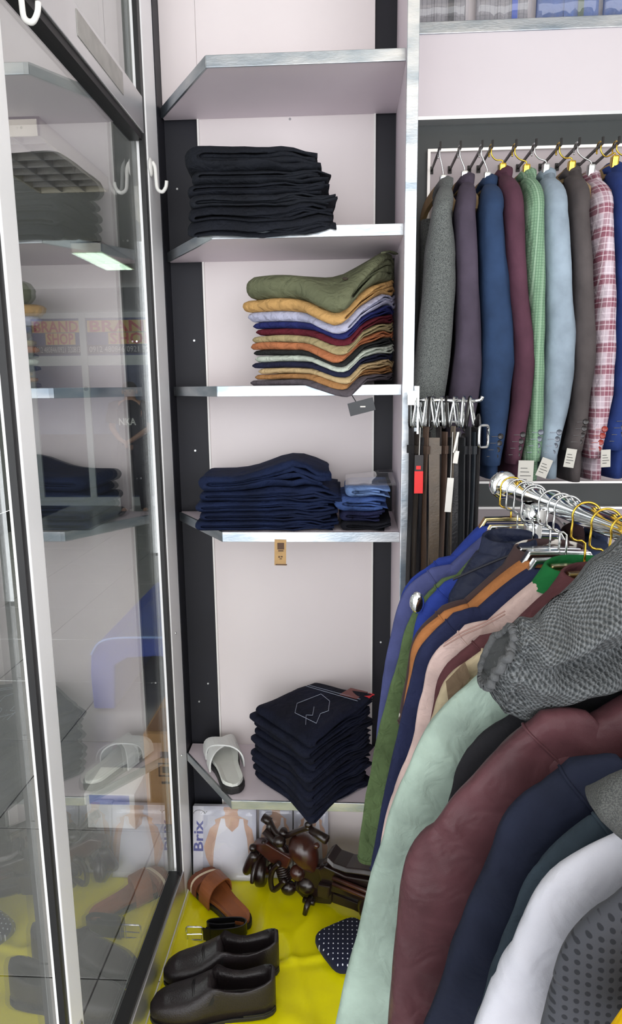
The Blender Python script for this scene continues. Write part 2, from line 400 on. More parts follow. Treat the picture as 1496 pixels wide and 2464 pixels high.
# white plastic hooks
def plastic_hook(y, z, x, label):
    t = thing('plastic_hook', (x, y, z), label, 'hook', 'white plastic hooks on the glass frame')
    put('plate', xform(lathe([(.0165, 0), (.0165, .003), (.012, .006)], (0, 0, 0), (1, 0, 0), 16), Matrix.Translation((x, y, z)) @ Matrix.Diagonal((1, 1, 1.35, 1))), WHITE_PLASTIC, t, smooth=True)
    P = [(x+.006, y, z+.012), (x+.012, y, z), (x+.014, y-.002, z-.03), (x+.017, y-.004, z-.052), (x+.03, y-.008, z-.06), (x+.04, y-.011, z-.05), (x+.043, y-.012, z-.036)]
    put('arm', tube(spline(P, 4), [.0045]*25, 8), WHITE_PLASTIC, t, smooth=True)
plastic_hook(1.80, 2.16, -.489, 'small white plastic hook on the corner post of the glass')
plastic_hook(1.10, 2.21, -.4915, 'small white plastic hook at the upper left end of the rail')

# ------------------------------------------------------------------ corner shelf unit
su = thing('shelf_unit', (-.17, 1.8, .1), 'white corner shelf unit with clipped left corners and aluminium edges', 'shelf')
put('back_board', box(-.488, .138, 1.956, 1.972, .1, 2.95), BLACK_PANEL, su)
put('white_panel', box(-.392, .072, 1.946, 1.956, .1, 2.95), WHITE_PANEL, su, bevel=.001)
put('white_panel', box(-.488, -.3925, 1.946, 1.956, 2.345, 2.95), WHITE_PANEL, su, bevel=.001)
for x in (-.3945, .0725): put('panel_trim', box(x-.0025, x+.0025, 1.942, 1.956, .1, 2.34), mat('white_trim', (235, 233, 230), rough=.4), su)
sp = put('side_panel', box(.1285, .15, 1.604, 1.972, .1, 2.95), LILAC, su, bevel=.001)
put('edge_strip', box(.1265, .152, 1.598, 1.606, .1, 2.95), ALU_EDGE, sp, bevel=.001)
SHELF_Z = [2.329, 1.969, 1.610, 1.252, .513]
for zc in SHELF_Z:
    xl, yl = -.488, (1.925 if zc > 1 else 1.885)
    pol = [(-.31, 1.653, zc-.011), (.1283, 1.653, zc-.011), (.1283, 1.945, zc-.011), (-.484, 1.945, zc-.011), (xl+.004, yl, zc-.011)]
    s = put('shelf', prism(pol, (0, 0, .022)), LILAC, su)
    put('edge_strip', prism([(-.3115, 1.6485, zc-.0125), (.1283, 1.6485, zc-.0125), (.1283, 1.6535, zc-.0125), (-.3095, 1.6535, zc-.0125)], (0, 0, .025)), ALU_EDGE, s, bevel=.0008)
    put('edge_strip', prism([(-.3125, 1.6488, zc-.0125), (-.3085, 1.6525, zc-.0125), (xl+.005, yl+.003, zc-.0125), (xl, yl, zc-.0125)], (0, 0, .025)), ALU_EDGE, s, bevel=.0008)
rnd = random.Random(3)
for x, z in ((-.46, 2.15), (-.42, 2.02), (-.43, 1.75), (-.455, 1.62), (-.44, 1.44), (-.42, 1.36), (-.43, .72), (-.46, .66), (.105, 1.38), (.1, .86), (-.15, 2.312)):
    put('screw', lathe([(.004, 0), (.003, -.0015)], (x, 1.956 if abs(x) > .3 or x > .08 else 1.946, z), (0, 1, 0), 6), SILVER, su)

# ------------------------------------------------------------------ jacket bay: header, dark panels, trims
jb = thing('jacket_wall_bay', (.7, 1.95, .1), 'dark panelled wall bay with white header board and jacket hooks', 'wall display')
WX0, WX1 = .152, 1.25
put('backing', box(WX0, WX1, 1.955, 1.974, .1, 2.49), BLACK_BAND, jb)
put('header_board', box(WX0, WX1, 1.918, 1.955, 2.297, 2.49), mat('white_header', (212, 205, 209), rough=.5, var=.02, vscale=3), jb, bevel=.001)
put('header_lip', box(WX0, WX1, 1.914, 1.955, 2.289, 2.297), ALU, jb)
put('niche_shelf', box(WX0, WX1, 1.92, 1.974, 2.4905, 2.512), LILAC, jb)
put('niche_edge', box(WX0, WX1, 1.913, 1.92, 2.487, 2.514), ALU_EDGE, jb, bevel=.001)
MAUVE = mat('mauve_grey_panel', (176, 166, 168), rough=.55, var=.04, vscale=3)
put('inset_panel', box(.215, WX1, 1.949, 1.955, 1.35, 2.222), MAUVE, jb)
put('inset_panel', box(.215, WX1, 1.949, 1.955, .3, 1.273), MAUVE, jb)
TRIMW = mat('white_metal_trim', (232, 230, 226), rough=.35, metal=.3)
put('trim_strip', box(.211, WX1, 1.938, 1.955, 2.220, 2.227), TRIMW, jb)
put('trim_strip', box(.211, .218, 1.938, 1.955, 1.344, 2.220), TRIMW, jb)
put('trim_strip', box(.211, WX1, 1.938, 1.955, 1.3435, 1.35), TRIMW, jb)
put('trim_strip', box(.211, WX1, 1.938, 1.955, 1.270, 1.2765), TRIMW, jb)
# upper niche backboard
tag(put('wall_niche', box(WX0, 1.7, 1.9745, 1.9749, 2.512, 2.95), WHITE_PANEL), kind='structure')

# platform and yellow sheet
tag(put('display_platform', box(-.488, .15, 1.0, 1.955, .004, .098), LILAC, bevel=.002), 'low white display platform under the yellow sheet', 'platform')
YEL = mat('yellow_vinyl', (248, 238, 6), rough=.27, var=.05, vscale=4, spec=.6)
V, F = [], []; nx_, ny_ = 60, 90
for j in range(ny_+1):
    for i in range(nx_+1):
        x = lerp(-.4885, .125, i/nx_); y = lerp(1.01, 1.938, j/ny_)
        h = .0025 + .007*max(0, nz(x*7, y*9, .3, 2)) + .007*max(0, nz(x*14+y*6, y*5-x*9, 1.3, 3)) + .006*max(0, .18-abs(nz(x*6+y*4, y*4-x*5, 2.1, 6)))*5
        f = math.exp(-((y-1.61-.25*x)/.012)**2)*.008 + math.exp(-((x+.12+.35*(y-1.5))/.013)**2)*.005*(1 if y < 1.68 else 0)
        e = min(1, (x+.4885)/.02)
        V.append(Vector((x, y, .0985+(h+f)*e)))
n1 = nx_+1
for j in range(ny_):
    for i in range(nx_): F.append((j*n1+i, j*n1+i+1, (j+1)*n1+i+1, (j+1)*n1+i))
ys = put('yellow_sheet', (V, F), YEL, smooth=True)
tag(ys, 'creased glossy yellow vinyl sheet covering the platform', 'sheet')
md = ys.modifiers.new('t', 'SOLIDIFY'); md.thickness = .001; md.offset = 1

# ------------------------------------------------------------------ folded trousers on the shelves
def folded(name, label, cx, cy, zs, zoff, W, D, T, rot, material, seed, group, warp, n=2, ny=14, cat='trousers', amp=.0022, gap=.9):
    """folded legs: nested U folds (fold on local -x) swept along local y; zs = shelf top, zoff = height in the stack"""
    rd = random.Random(seed); ca, sa = math.cos(rot), math.sin(rot)
    V, F = [], []; c = T/(2*n)
    sway = rd.uniform(-.006, .006)
    for k in range(n):
        ho = T/2 - k*c; hi = max(ho - c*gap, .0006); xf = -W/2+T/2
        xr1 = W/2 - rd.uniform(0, .03) - k*rd.uniform(0, .01); xr2 = W/2 - rd.uniform(0, .03)
        def path(h):
            P = [(lerp(xr1, xf, i/10), h) for i in range(10)]
            P += [(xf-h*1.15*math.sin(PI*i/8), h*math.cos(PI*i/8)) for i in range(9)]
            P += [(lerp(xf, xr2, (i+1)/10), -h) for i in range(10)]
            return P
        A, B = path(ho), path(hi); m = len(A); base = len(V)
        for j in range(ny+1):
            s = -1+2*j/ny
            # denser samples near both ends
            s = math.copysign(1-(1-abs(s))**1.35, s) if s else 0
            y = s*D/2; e = max(0, (abs(s)-.8)/.2); shr = 1-.22*e*e; er = max(0, (abs(s)-.86)/.14); circ = math.sqrt(max(.0, 1-.8*er*er))
            for Q in (A, B):
                for (x, h) in Q:
                    opn = min(1, max(0, (x/W-.02)/.2)); opn = opn*opn*(3-2*opn)
                    hx = h*lerp(circ, shr, opn)*(1+.16*nz(x*8, y*8, seed*.37, 1))
                    yk = y*(1 if k == 0 else lerp(.93, 1, opn))
                    # loose right-hand side: layers ripple
                    loose = max(0, (x/W+.15))*max(0, -s)
                    hx += loose*.010*math.sin(x*55+seed*1.7+k*1.3+h*60)
                    xx = x + (1-opn)*(1-circ)*T*.75*(1 if x < -W*.3 else 0) + .006*nz(y*9, h*40, seed*.9, 2) + sway + .004*nz(x*6, y*14, seed*1.1, 5)
                    yy = yk + .005*nz(x*10, h*50, seed*.7, 3)
                    xw = cx + ca*xx - sa*yy; yw = cy + sa*xx + ca*yy
                    if xw > .108: xw = .108+(xw-.108)*.35
                    xw = min(xw, .1262); yw = min(yw, 1.938)
                    z = zoff + T/2 + hx + amp*nz(x*11, y*11, seed, 4)
                    V.append(Vector((xw, yw, zs + warp(xw, yw, max(z, zoff*.98+.0005)))))
        rowl = 2*m
        for j in range(ny):
            for q in range(m-1):
                a = base+j*rowl+q; F.append((a, a+1, a+1+rowl, a+rowl))
                a = base+j*rowl+m+q; F.append((a, a+rowl, a+1+rowl, a+1))
            for q in (0, m-1):
                a = base+j*rowl+q; b2 = base+j*rowl+m+q; F.append((a, a+rowl, b2+rowl, b2))
        for j in (0, ny):
            for q in range(m-1):
                a = base+j*rowl+q; b2 = base+j*rowl+m+q; F.append((a, b2, b2+1, a+1))
    o = put(name, (V, F), material, smooth=True)
    return tag(o, label, cat, group)

def edge_sag(drop, y0=1.65):
    def w(x, y, z):
        return z - (drop*max(0, y0-y)*max(0, 1-z*6))
    return w
BLK = [cloth('black_cotton_%d' % i, c, var=.2, wr=.7) for i, c in enumerate(((28, 31, 39), (25, 28, 36), (30, 33, 40), (26, 29, 37), (28, 31, 38), (27, 30, 37)))]
def ord_label(i, n, words):
    return words[i]
# stack A: black trousers, second shelf
zs = SHELF_Z[1]+.0125; zo = 0.0
pos6 = ['lowest, drooping over the shelf edge', 'second from the bottom', 'third from the bottom', 'third from the top', 'second from the top', 'topmost, with thick rounded fold']
for i, T in enumerate((.025, .025, .025, .025, .028, .054)):
    cxa = -.205+(.012, .004, .012, .006, -.004, -.012)[i]; W = (.345, .335, .342, .335, .32, .318)[i]
    def wp(x, y, z, i=i): 
        d = max(0, 1.655-y)
        b = .012*math.exp(-((x+.19)/.07)**2)*max(0, 1-z*7)*(1 if y < 1.75 else .3)
        e = max(0, (-.33-x))*.25*max(0, 1-z*5)
        q = .03*max(0, (x+.16)/.12)*max(0, z-.1)/.08*.5+.012*max(0, (x+.08)/.12)*(z/.17)
        return z - d*1.2*max(0, 1-z*9) - b*(1 if d > 0 else .25) - e - q
    folded('black_trousers', 'folded black trousers, %s of the black stack' % pos6[i], cxa, 1.785-(.022, .016, .006, 0, 0, 0)[i], zs, zo, W, .255, T, math.radians(2+(i % 3)), BLK[i], 11+i, 'black trousers on the second shelf', wp, n=2)
    zo += T*.985
# stack B: coloured chinos, third shelf, corner forward
zs = SHELF_Z[2]+.0125; zo = 0.0
FC = Vector((-.005, 1.585)); rotB = math.radians(57)
xh = Vector((math.cos(rotB), math.sin(rotB))); yh = Vector((-math.sin(rotB), math.cos(rotB)))
def wpB(x, y, z):
    d2 = (x-FC.x)**2+(y-FC.y)**2
    g = 1-.2*math.exp(-d2/.012)
    over = max(0, 1.648-y)
    r = min(1, max(0, (x+.03)/.12))
    return z*g*(1+.17*r) + .01*r - over*.55*max(0, 1-z*2.2)
chi = [((88, 82, 88), .015, 'dark grey', 'lowest, its corner hanging over the shelf edge'), ((164, 120, 76), .014, 'brown tan', 'second from the bottom'),
       ((192, 168, 126), .015, 'pale tan', 'third from the bottom'), ((34, 37, 60), .015, 'dark navy', 'under the mint grey pair'),
       ((196, 205, 192), .017, 'mint grey', 'between the black and navy pairs'), ((40, 42, 42), .013, 'charcoal black', 'between the rust and mint grey pairs'),
       ((176, 112, 76), .017, 'rust orange', 'under the khaki pair'), ((164, 150, 112), .017, 'khaki', 'under the maroon pair'),
       ((92, 30, 42), .017, 'maroon', 'under the royal blue pair'), ((38, 44, 98), .017, 'royal blue', 'under the lavender pair'),
       ((178, 180, 204), .025, 'pale lavender', 'third from the top'), ((194, 154, 98), .029, 'mustard tan', 'second from the top'),
       ((102, 106, 82), .055, 'olive green', 'topmost, thick and tilted')]
for i, (col, T, cn, where) in enumerate(chi):
    rd = random.Random(40+i); W, D = .272+rd.uniform(-.012, .012), .283+rd.uniform(-.014, .014)
    if i >= 10: W += .015; D += .02
    c = FC + xh*(.14+rd.uniform(-.004, .006)) + yh*(D/2+rd.uniform(-.003, .004)+(.0 if i else -.006))
    r2 = rotB+math.radians(rd.uniform(-2.5, 2.5))
    o = folded(cn.replace(' ', '_')+'_trousers', 'folded %s trousers, %s in the coloured stack' % (cn, where), c.x, c.y, zs, zo, W, D, T, r2, cloth('chino_%d' % i, col, var=.14, wr=.8), 60+i, 'coloured trousers on the third shelf', wpB, n=2, ny=16)
    zo += T*.985
    top_o, top_z = o, zo
OL = MATS['chino_12']
# button and belt loop of the olive pair
def on_top(x, y, zrel): return Vector((x, y, zs+wpB(x, y, zrel)))
b0 = on_top(-.005, 1.66, top_z+.003)
put('button', lathe([(.007, 0), (.0072, .002), (.005, .003)], b0, (.1, -.5, .9), 12), mat('dark_button', (60, 52, 44), rough=.3), top_o)
P = [on_top(.085+.012*k, 1.70+.03*k, top_z+.002) for k in range(4)]
put('belt_loop', ribbon(P, (0.6, -.3, 0), .012, .003), OL, top_o)
# dark hang tag of the lowest pair
o = put('hang_tag', xform(box(-.03, .03, -.0008, .0008, -.015, .015), Matrix.Translation((.033, 1.6, 1.572)) @ Matrix.Rotation(math.radians(-14), 4, 'Y') @ Matrix.Rotation(math.radians(6), 4, 'X')), mat('dark_grey_card', (62, 64, 68), rough=.6), None)
tag(o, 'dark grey card hang tag dangling below the coloured stack', 'tag')
put('string', tube([(.02, 1.601, 1.584), (.01, 1.606, 1.60)], .0012, 5), INK, o)
put('print', box(.03, .042, 1.5985, 1.5988, 1.571, 1.574), PAPER, o)
# stack C: blue jeans, fourth shelf
zs = SHELF_Z[3]+.0125; zo = 0.0
DEN = [cloth('denim_%d' % i, c, var=.3, wr=.6) for i, c in enumerate(((24, 35, 66), (23, 33, 62), (27, 39, 72), (25, 36, 67), (26, 38, 70)))]
posC = ['lowest', 'second from the bottom', 'middle', 'second from the top', 'topmost, peaked in the middle']
for i, T in enumerate((.025, .025, .026, .026, .036)):
    def wp(x, y, z, i=i):
        b = .038*math.exp(-((x+.14)/.09)**2)*max(0, min(1, (z-.085)/.05))
        q = .03*max(0, (x+.1)/.13)*max(0, z/.1)*.25
        return z+b-q+.006*max(0, x+.2)*0
    folded('blue_jeans', 'folded dark blue jeans, %s of the wide denim stack' % posC[i], -.2+(0, .006, 0, .004, -.012)[i], 1.782, zs, zo, (.36, .352, .365, .36, .335)[i], .245, T, math.radians((3, 1, 4, 2, 5)[i]), DEN[i], 90+i, 'blue jeans on the fourth shelf', wp, n=2)
    zo += T*.985
# stack C2: small folded denim in a clear bag, right end of the fourth shelf
zo = 0.0
def wp0(x, y, z): return z
sm = [((27, 28, 36), .024, 'black denim', 'lowest'), ((36, 40, 74), .026, 'indigo denim', 'second'), ((70, 96, 156), .036, 'mid blue denim', 'third'), ((124, 156, 212), .026, 'light blue denim', 'topmost')]
for i, (col, T, cn, where) in enumerate(sm):
    folded('denim_shorts', 'narrow folded %s garment, %s of the small pile beside the divider' % (cn, where), .05+(0, .002, -.008, .006)[i], 1.765, zs, zo, (.128, .126, .142, .112)[i], .2, T, math.radians(-2+i), cloth('small_denim_%d' % i, col, var=.35, wr=.6), 120+i, 'small denim pile on the fourth shelf', wp0, n=2, cat='denim', gap=.8)
    zo += T*.985
V, F = [], []
for j in range(9):
    for i in range(9):
        x = lerp(-.005, .12, i/8); y = lerp(1.66, 1.88, j/8)
        V.append(Vector((x, y, zs+zo+.004+.012*max(0, nz(x*20, y*14, 2.2))+.014*(j/8)*(i/8))))
for j in range(8):
    for i in range(8): a = j*9+i; F.append((a, a+1, a+10, a+9))
pb = put('plastic_bag', (V, F), PLASTIC_FILM, smooth=True); tag(pb, 'clear crinkled plastic bag lying on the small denim pile', 'bag')
pb.modifiers.new('t', 'SOLIDIFY').thickness = .0006
put('printed_corner', box(.08, .118, 1.74, 1.80, zs+zo+.026, zs+zo+.027), mat('dark_print_film', (52, 52, 58), rough=.3), pb)
# tan hang tag under the fourth shelf
t = put('hang_tag', xform(box(-.0145, .0145, -.0008, .0008, -.066, 0), Matrix.Translation((-.166, 1.6475, 1.246)) @ Matrix.Rotation(math.radians(1.5), 4, 'Y')), mat('kraft_card', (190, 154, 104), rough=.75, var=.1, vscale=40)); tag(t, 'tan card hang tag dangling from the fourth shelf', 'tag')
put('print', join(box(-.174, -.157, 1.6462, 1.6466, 1.221, 1.238), box(-.172, -.159, 1.6462, 1.6466, 1.216, 1.219)), mat('brown_print', (84, 60, 44), rough=.7), t)
put('print', join(box(-.172, -.168, 1.6462, 1.6466, 1.2, 1.204), box(-.166, -.161, 1.6462, 1.6466, 1.201, 1.204), box(-.169, -.163, 1.6462, 1.6466, 1.196, 1.198)), MATS['brown_print'], t)
put('print', box(-.1795, -.1505, 1.6462, 1.6466, 1.1805, 1.1835), MATS['brown_print'], t)
# stack D: dark jeans on the lowest shelf, corner forward
zs = SHELF_Z[4]+.0125; zo = 0.0
FD = Vector((-.098, 1.585)); rotD = math.radians(43)
xh = Vector((math.cos(rotD), math.sin(rotD))); yh = Vector((-math.sin(rotD), math.cos(rotD)))
def wpD(x, y, z):
    over = max(0, 1.648-y)
    return z*(1+.18*max(0, (x+.1)/.15)) - over*.55*max(0, 1-z*3.2)
words = ['lowest, its corner drooping off the shelf', 'second from the bottom', 'third from the bottom', 'fourth from the bottom', 'fifth from the bottom', 'fifth from the top', 'fourth from the top', 'third from the top', 'second from the top', 'topmost, with stitched back pocket']
for i in range(10):
    rd = random.Random(200+i); W, D = .232+rd.uniform(-.006, .006), .258+rd.uniform(-.008, .008); T = .0215 if i < 9 else .027
    c = FD + xh*(W/2+rd.uniform(-.003, .004)) + yh*(D/2+rd.uniform(-.003, .004))
    dj = folded('dark_jeans', 'folded dark indigo jeans, %s of the square stack' % words[i], c.x, c.y, zs, zo, W, D, T, rotD+math.radians(rd.uniform(-1.5, 1.5)), cloth('dark_denim_%d' % (i % 3), ((22, 26, 44), (20, 23, 38), (26, 30, 48))[i % 3], var=.3, wr=.5), 210+i, 'dark jeans on the lowest shelf', wpD, n=2)
    zo += T*.985
def topD(a, b, dz=.0035):
    p = FD + xh*a + yh*b; return Vector((p.x, p.y, zs+wpD(p.x, p.y, zo)+dz))
THREAD = mat('pale_thread', (150, 158, 176), rough=.8)
for L in ([(.06, .04), (.10, .07), (.12, .06), (.16, .10), (.18, .16), (.10, .17), (.06, .13), (.06, .04)], [(.04, .06), (.075, .10), (.085, .085), (.12, .12)], [(.19, .02), (.19, .24)], [(.20, .02), (.20, .24)]):
    P = [topD(*q) for q in L]; Q = []
    for a, b in zip(P, P[1:]): Q += [a.lerp(b, k/5) for k in range(5)]
    put('stitching', tube(Q+[P[-1]], .0008, 4), THREAD, dj)
put('leather_patch', prism([topD(.197, .03, .003), topD(.24, .03, .001), topD(.24, .10, .001), topD(.197, .10, .003)], (0, 0, .0018)), mat('maroon_leather', (110, 58, 56), rough=.6), dj)
put('red_tab', prism([topD(.215, .0, .002), topD(.235, .0, .001), topD(.235, .02, .001), topD(.215, .02, .002)], (0, 0, .003)), mat('red_label', (206, 34, 44), rough=.6), dj)

# ------------------------------------------------------------------ blazers on the wall bay
def sleeve_ring(xl, xr, yc, b, z, n=16, seed=0, amp=.0):
    xc, a = (xl+xr)/2, (xr-xl)/2; R = []
    for k in range(n):
        t = 2*PI*k/n; c, s = math.cos(t), math.sin(t)
        c = math.copysign(abs(c)**.8, c); s = math.copysign(abs(s)**.8, s)
        d = amp*nz(c*2+seed, s*2, z*7, seed)+amp*.7*nz(c*4, s*4+seed, z*16, seed)
        R.append(Vector((xc+(a+d)*c, yc+(b+d)*s, z)))
    return R
def blazer(label, rows, peak, material, btn, seed, ys=1.6, hem=1.385, dz=0.0, tags=(), name='blazer', nbtn=4, cuffside=1):
    """rows: (photo y, left x, right x) of the near sleeve, measured at its depth; peak: photo point of the collar"""
    T = []
    for (py, l, r) in rows:
        p, q = atY(l, py, ys), atY(r, py, ys); T.append(((p.z+q.z)/2+dz, p.x, q.x))
    pk = atY(peak[0], peak[1], ys+.17); pk.z += dz
    zt, zb = T[0][0], T[-1][0]
    root = thing(name, ((T[0][1]+T[0][2])/2, ys+.15, hem+dz), label, 'jacket', 'blazers on the wall hooks')
    tab = [(-z, l, r) for z, l, r in T]; R = []
    b0 = .052
    # shoulder cap: from the collar down and forward to the first row
    l0, r0 = T[0][1], T[0][2]
    capn = 7
    for i in range(capn):
        t = (i+.15)/capn; e = math.sin(t*PI/2)
        xc = lerp(pk.x, (l0+r0)/2, t); a = lerp(.012, (r0-l0)/2, e)
        R.append(sleeve_ring(xc-a, xc+a, lerp(ys+.165, ys+b0, e), lerp(.03, b0, e), lerp(pk.z-.012, zt, t**1.25), seed=seed, amp=.0015))
    N = 26
    for i in range(N+1):
        z = lerp(zt, zb, i/N); l, r = interp(tab, -z)
        u = i/N; b = lerp(b0, .04, u)
        R.append(sleeve_ring(l, r, ys+b0+.018*math.sin(u*PI)-.006*u, b, z, seed=seed, amp=.0035))
    sl = put('sleeve', loft(R), material, root, smooth=True)
    # far sleeve and body
    bx = lambda z: sum(interp(tab, -z))/2
    B = []
    for i in range(22):
        u = i/21; z = lerp(pk.z-.004, hem+dz, u**.9)
        w = min(1, u*9+.15); xc = lerp(pk.x, bx(max(z, zb+.1)), min(1, u*3))+.004
        B.append(sleeve_ring(xc-lerp(.012, .021, w), xc+lerp(.012, .021, w), 1.79, lerp(.03, .125, w), z, n=20, seed=seed+3, amp=.004))
    put('body', loft(B), material, root, smooth=True)
    R2 = []
    for i in range(12):
        u = i/11; z = lerp(pk.z-.05, zb+.02, u); xc = bx(max(z, zb))
        R2.append(sleeve_ring(xc-.02, xc+.024, 1.91, .028, z, n=10, seed=seed+5, amp=.002))
    put('sleeve', loft(R2), material, root, smooth=True)
    # collar: band folded round the neck
    cp = [(pk.x+.002, ys+.125, pk.z-.03), (pk.x+.004, ys+.15, pk.z-.006), (pk.x+.002, ys+.185, pk.z+.006), (pk.x-.006, ys+.22, pk.z-.006), (pk.x-.01, ys+.24, pk.z-.03)]
    put('collar', tube(spline(cp, 4), [.006+.008*math.sin(PI*k/16) for k in range(17)], 8, flat=1.6), material, root, smooth=True)
    # cuff buttons
    l, r = T[-1][1], T[-1][2]
    for k in range(nbtn):
        z = zb+.022+k*.0155; ll, rr = interp(tab, -z); x = lerp(ll, rr, .56 if cuffside > 0 else .3)
        put('button', lathe([(.0068, .002), (.0072, -.001), (.0055, -.0028), (.002, -.0022)], (x+.002*k, ys+.013, z), (.25, 1, 0), 10), btn, root)
        put('buttonhole', box(x-.021+.002*k, x-.007+.002*k, ys+.0105, ys+.013, z-.0006, z+.0006), btn, root)
    for (px, py0, py1, w, tilt) in tags:
        a = atY(px, py0, ys-.004); b = atY(px, py1, ys-.004); ht = a.z-b.z; wm = w/FPX*ys
        g = xform(box(-wm/2, wm/2, -.0006, .0006, -ht, 0), Matrix.Translation((a.x, ys-.004, a.z+dz)) @ Matrix.Rotation(tilt, 4, 'Y'))
        tg = put('price_tag', g, mat('tag_paper', (196, 194, 186), rough=.8), root)
        g2 = join(*[box(-wm*.35, wm*(.1+.25*((k*7) % 3)/2), -.0012, -.0008, -ht*(.3+.15*k)-.0012, -ht*(.3+.15*k)) for k in range(4)])
        put('print', xform(g2, Matrix.Translation((a.x, ys-.004, a.z+dz)) @ Matrix.Rotation(tilt, 4, 'Y')), INK, tg)
    return root, pk
BTN = mat('dark_horn_button', (38, 34, 34), rough=.3)
BTNG = mat('grey_button', (96, 102, 112), rough=.25, metal=.3)
BTNR = mat('red_brown_button', (150, 50, 40), rough=.3)
J = []
TW = speckle_cloth('grey_tweed', (112, 116, 114), (56, 60, 60), 1000, .38, .6, stretch=(1, 1, .5))
J.append(('grey tweed blazer with flecked weave beside the divider', [(505, 1043, 1093), (600, 1030, 1103), (700, 1022, 1104), (800, 1010, 1099), (900, 1000, 1087), (960, 992, 1078), (1040, 985, 1062), (1100, 985, 1052)], (1067, 445), TW, BTN, 1, ()))
J.append(('charcoal purple blazer between the tweed and navy ones', [(505, 1098, 1150), (600, 1103, 1158), (700, 1106, 1163), (800, 1104, 1169), (900, 1096, 1168), (960, 1088, 1160), (1040, 1080, 1143), (1105, 1078, 1128)], (1118, 436), cloth('charcoal_wool', (76, 68, 82), wr=.15), BTN, 2, ((1140, 1088, 1166, 24, .05),)))
J.append(('navy blue blazer with black cuff buttons next to a burgundy one', [(505, 1158, 1220), (600, 1163, 1227), (700, 1165, 1238), (800, 1168, 1247), (870, 1170, 1250), (960, 1165, 1240), (1060, 1170, 1224), (1122, 1166, 1212)], (1172, 440), cloth('navy_wool', (46, 66, 98), wr=.15), BTN, 3, ()))
J.append(('burgundy blazer between the navy and green checked ones', [(505, 1218, 1270), (600, 1225, 1275), (700, 1235, 1285), (800, 1245, 1298), (870, 1248, 1301), (960, 1244, 1290), (1060, 1228, 1272), (1118, 1225, 1260)], (1208, 420), cloth('burgundy_wool', (88, 56, 70), wr=.15), BTN, 4, ((1266, 1108, 1168, 36, .02),)))
GR = pattern_cloth('green_check', (128, 160, 132), [(0, .0056, .002, (92, 124, 100), .7), (2, .0062, .002, (92, 122, 98), .55), (0, .02, .003, (160, 186, 162), .5)])
J.append(('pale green checked blazer with a small weave', [(505, 1272, 1318), (600, 1276, 1324), (700, 1282, 1327), (800, 1288, 1325), (900, 1290, 1324), (1000, 1283, 1318), (1060, 1276, 1312), (1112, 1266, 1308)], (1264, 424), GR, BTNG, 5, ((1318, 1104, 1150, 26, .35),)))
J.append(('light blue grey blazer with grey cuff buttons', [(505, 1316, 1376), (600, 1322, 1387), (700, 1328, 1396), (800, 1330, 1401), (900, 1325, 1399), (1000, 1318, 1377), (1060, 1310, 1362), (1112, 1307, 1346)], (1310, 424), cloth('light_blue_wool', (152, 168, 182), wr=.15), BTNG, 6, ((1376, 1080, 1125, 24, .15),)))
J.append(('dark taupe grey blazer left of the plaid one', [(505, 1382, 1428), (600, 1392, 1438), (700, 1398, 1446), (800, 1400, 1451), (870, 1399, 1450), (950, 1393, 1432), (1040, 1382, 1422), (1087, 1370, 1410)], (1370, 418), cloth('taupe_wool', (86, 80, 80), wr=.15), BTN, 7, ((1457, 1082, 1124, 22, -.05),)))
PL = pattern_cloth('red_plaid', (196, 180, 190), [(2, .05, .022, (128, 62, 80), .75), (0, .034, .014, (128, 62, 80), .5), (2, .0125, .0022, (230, 220, 226), .5), (0, .0085, .0016, (230, 220, 226), .4)])
J.append(('red and white plaid blazer near the right edge', [(505, 1438, 1486), (600, 1446, 1493), (700, 1450, 1499), (850, 1450, 1503), (950, 1442, 1492), (1040, 1428, 1470), (1104, 1420, 1455)], (1415, 428), PL, BTNR, 8, ()))
J.append(('royal blue blazer at the far right of the row', [(505, 1485, 1540), (600, 1495, 1555), (700, 1500, 1560), (850, 1500, 1562), (950, 1490, 1545), (1030, 1472, 1520), (1085, 1464, 1506)], (1470, 408), cloth('royal_wool', (42, 62, 122), wr=.15), BTN, 9, ()))
J.append(('dark navy blazer hanging beyond the royal blue one', [(505, 1545, 1600), (700, 1562, 1625), (850, 1562, 1625), (950, 1550, 1605), (1085, 1524, 1566)], (1525, 405), cloth('dark_navy_wool', (34, 38, 58), wr=.15), BTN, 10, ()))
TAN = mat('tan_wood_arm', (150, 124, 84), rough=.5, var=.15, vscale=30)
hookcol = [SILVER, SILVER, SILVER, GOLD, GOLD, SILVER, GOLD, SILVER, GOLD, GOLD]
peaks = []
for i, (lb, rows, pkp, mt, bt, sd, tg) in enumerate(J):
    r, pk = blazer(lb, rows, pkp, mt, bt, sd, ys=1.6+.004*i, tags=tg, hem=1.385+.004*(i % 3)); peaks.append((pk, lb))
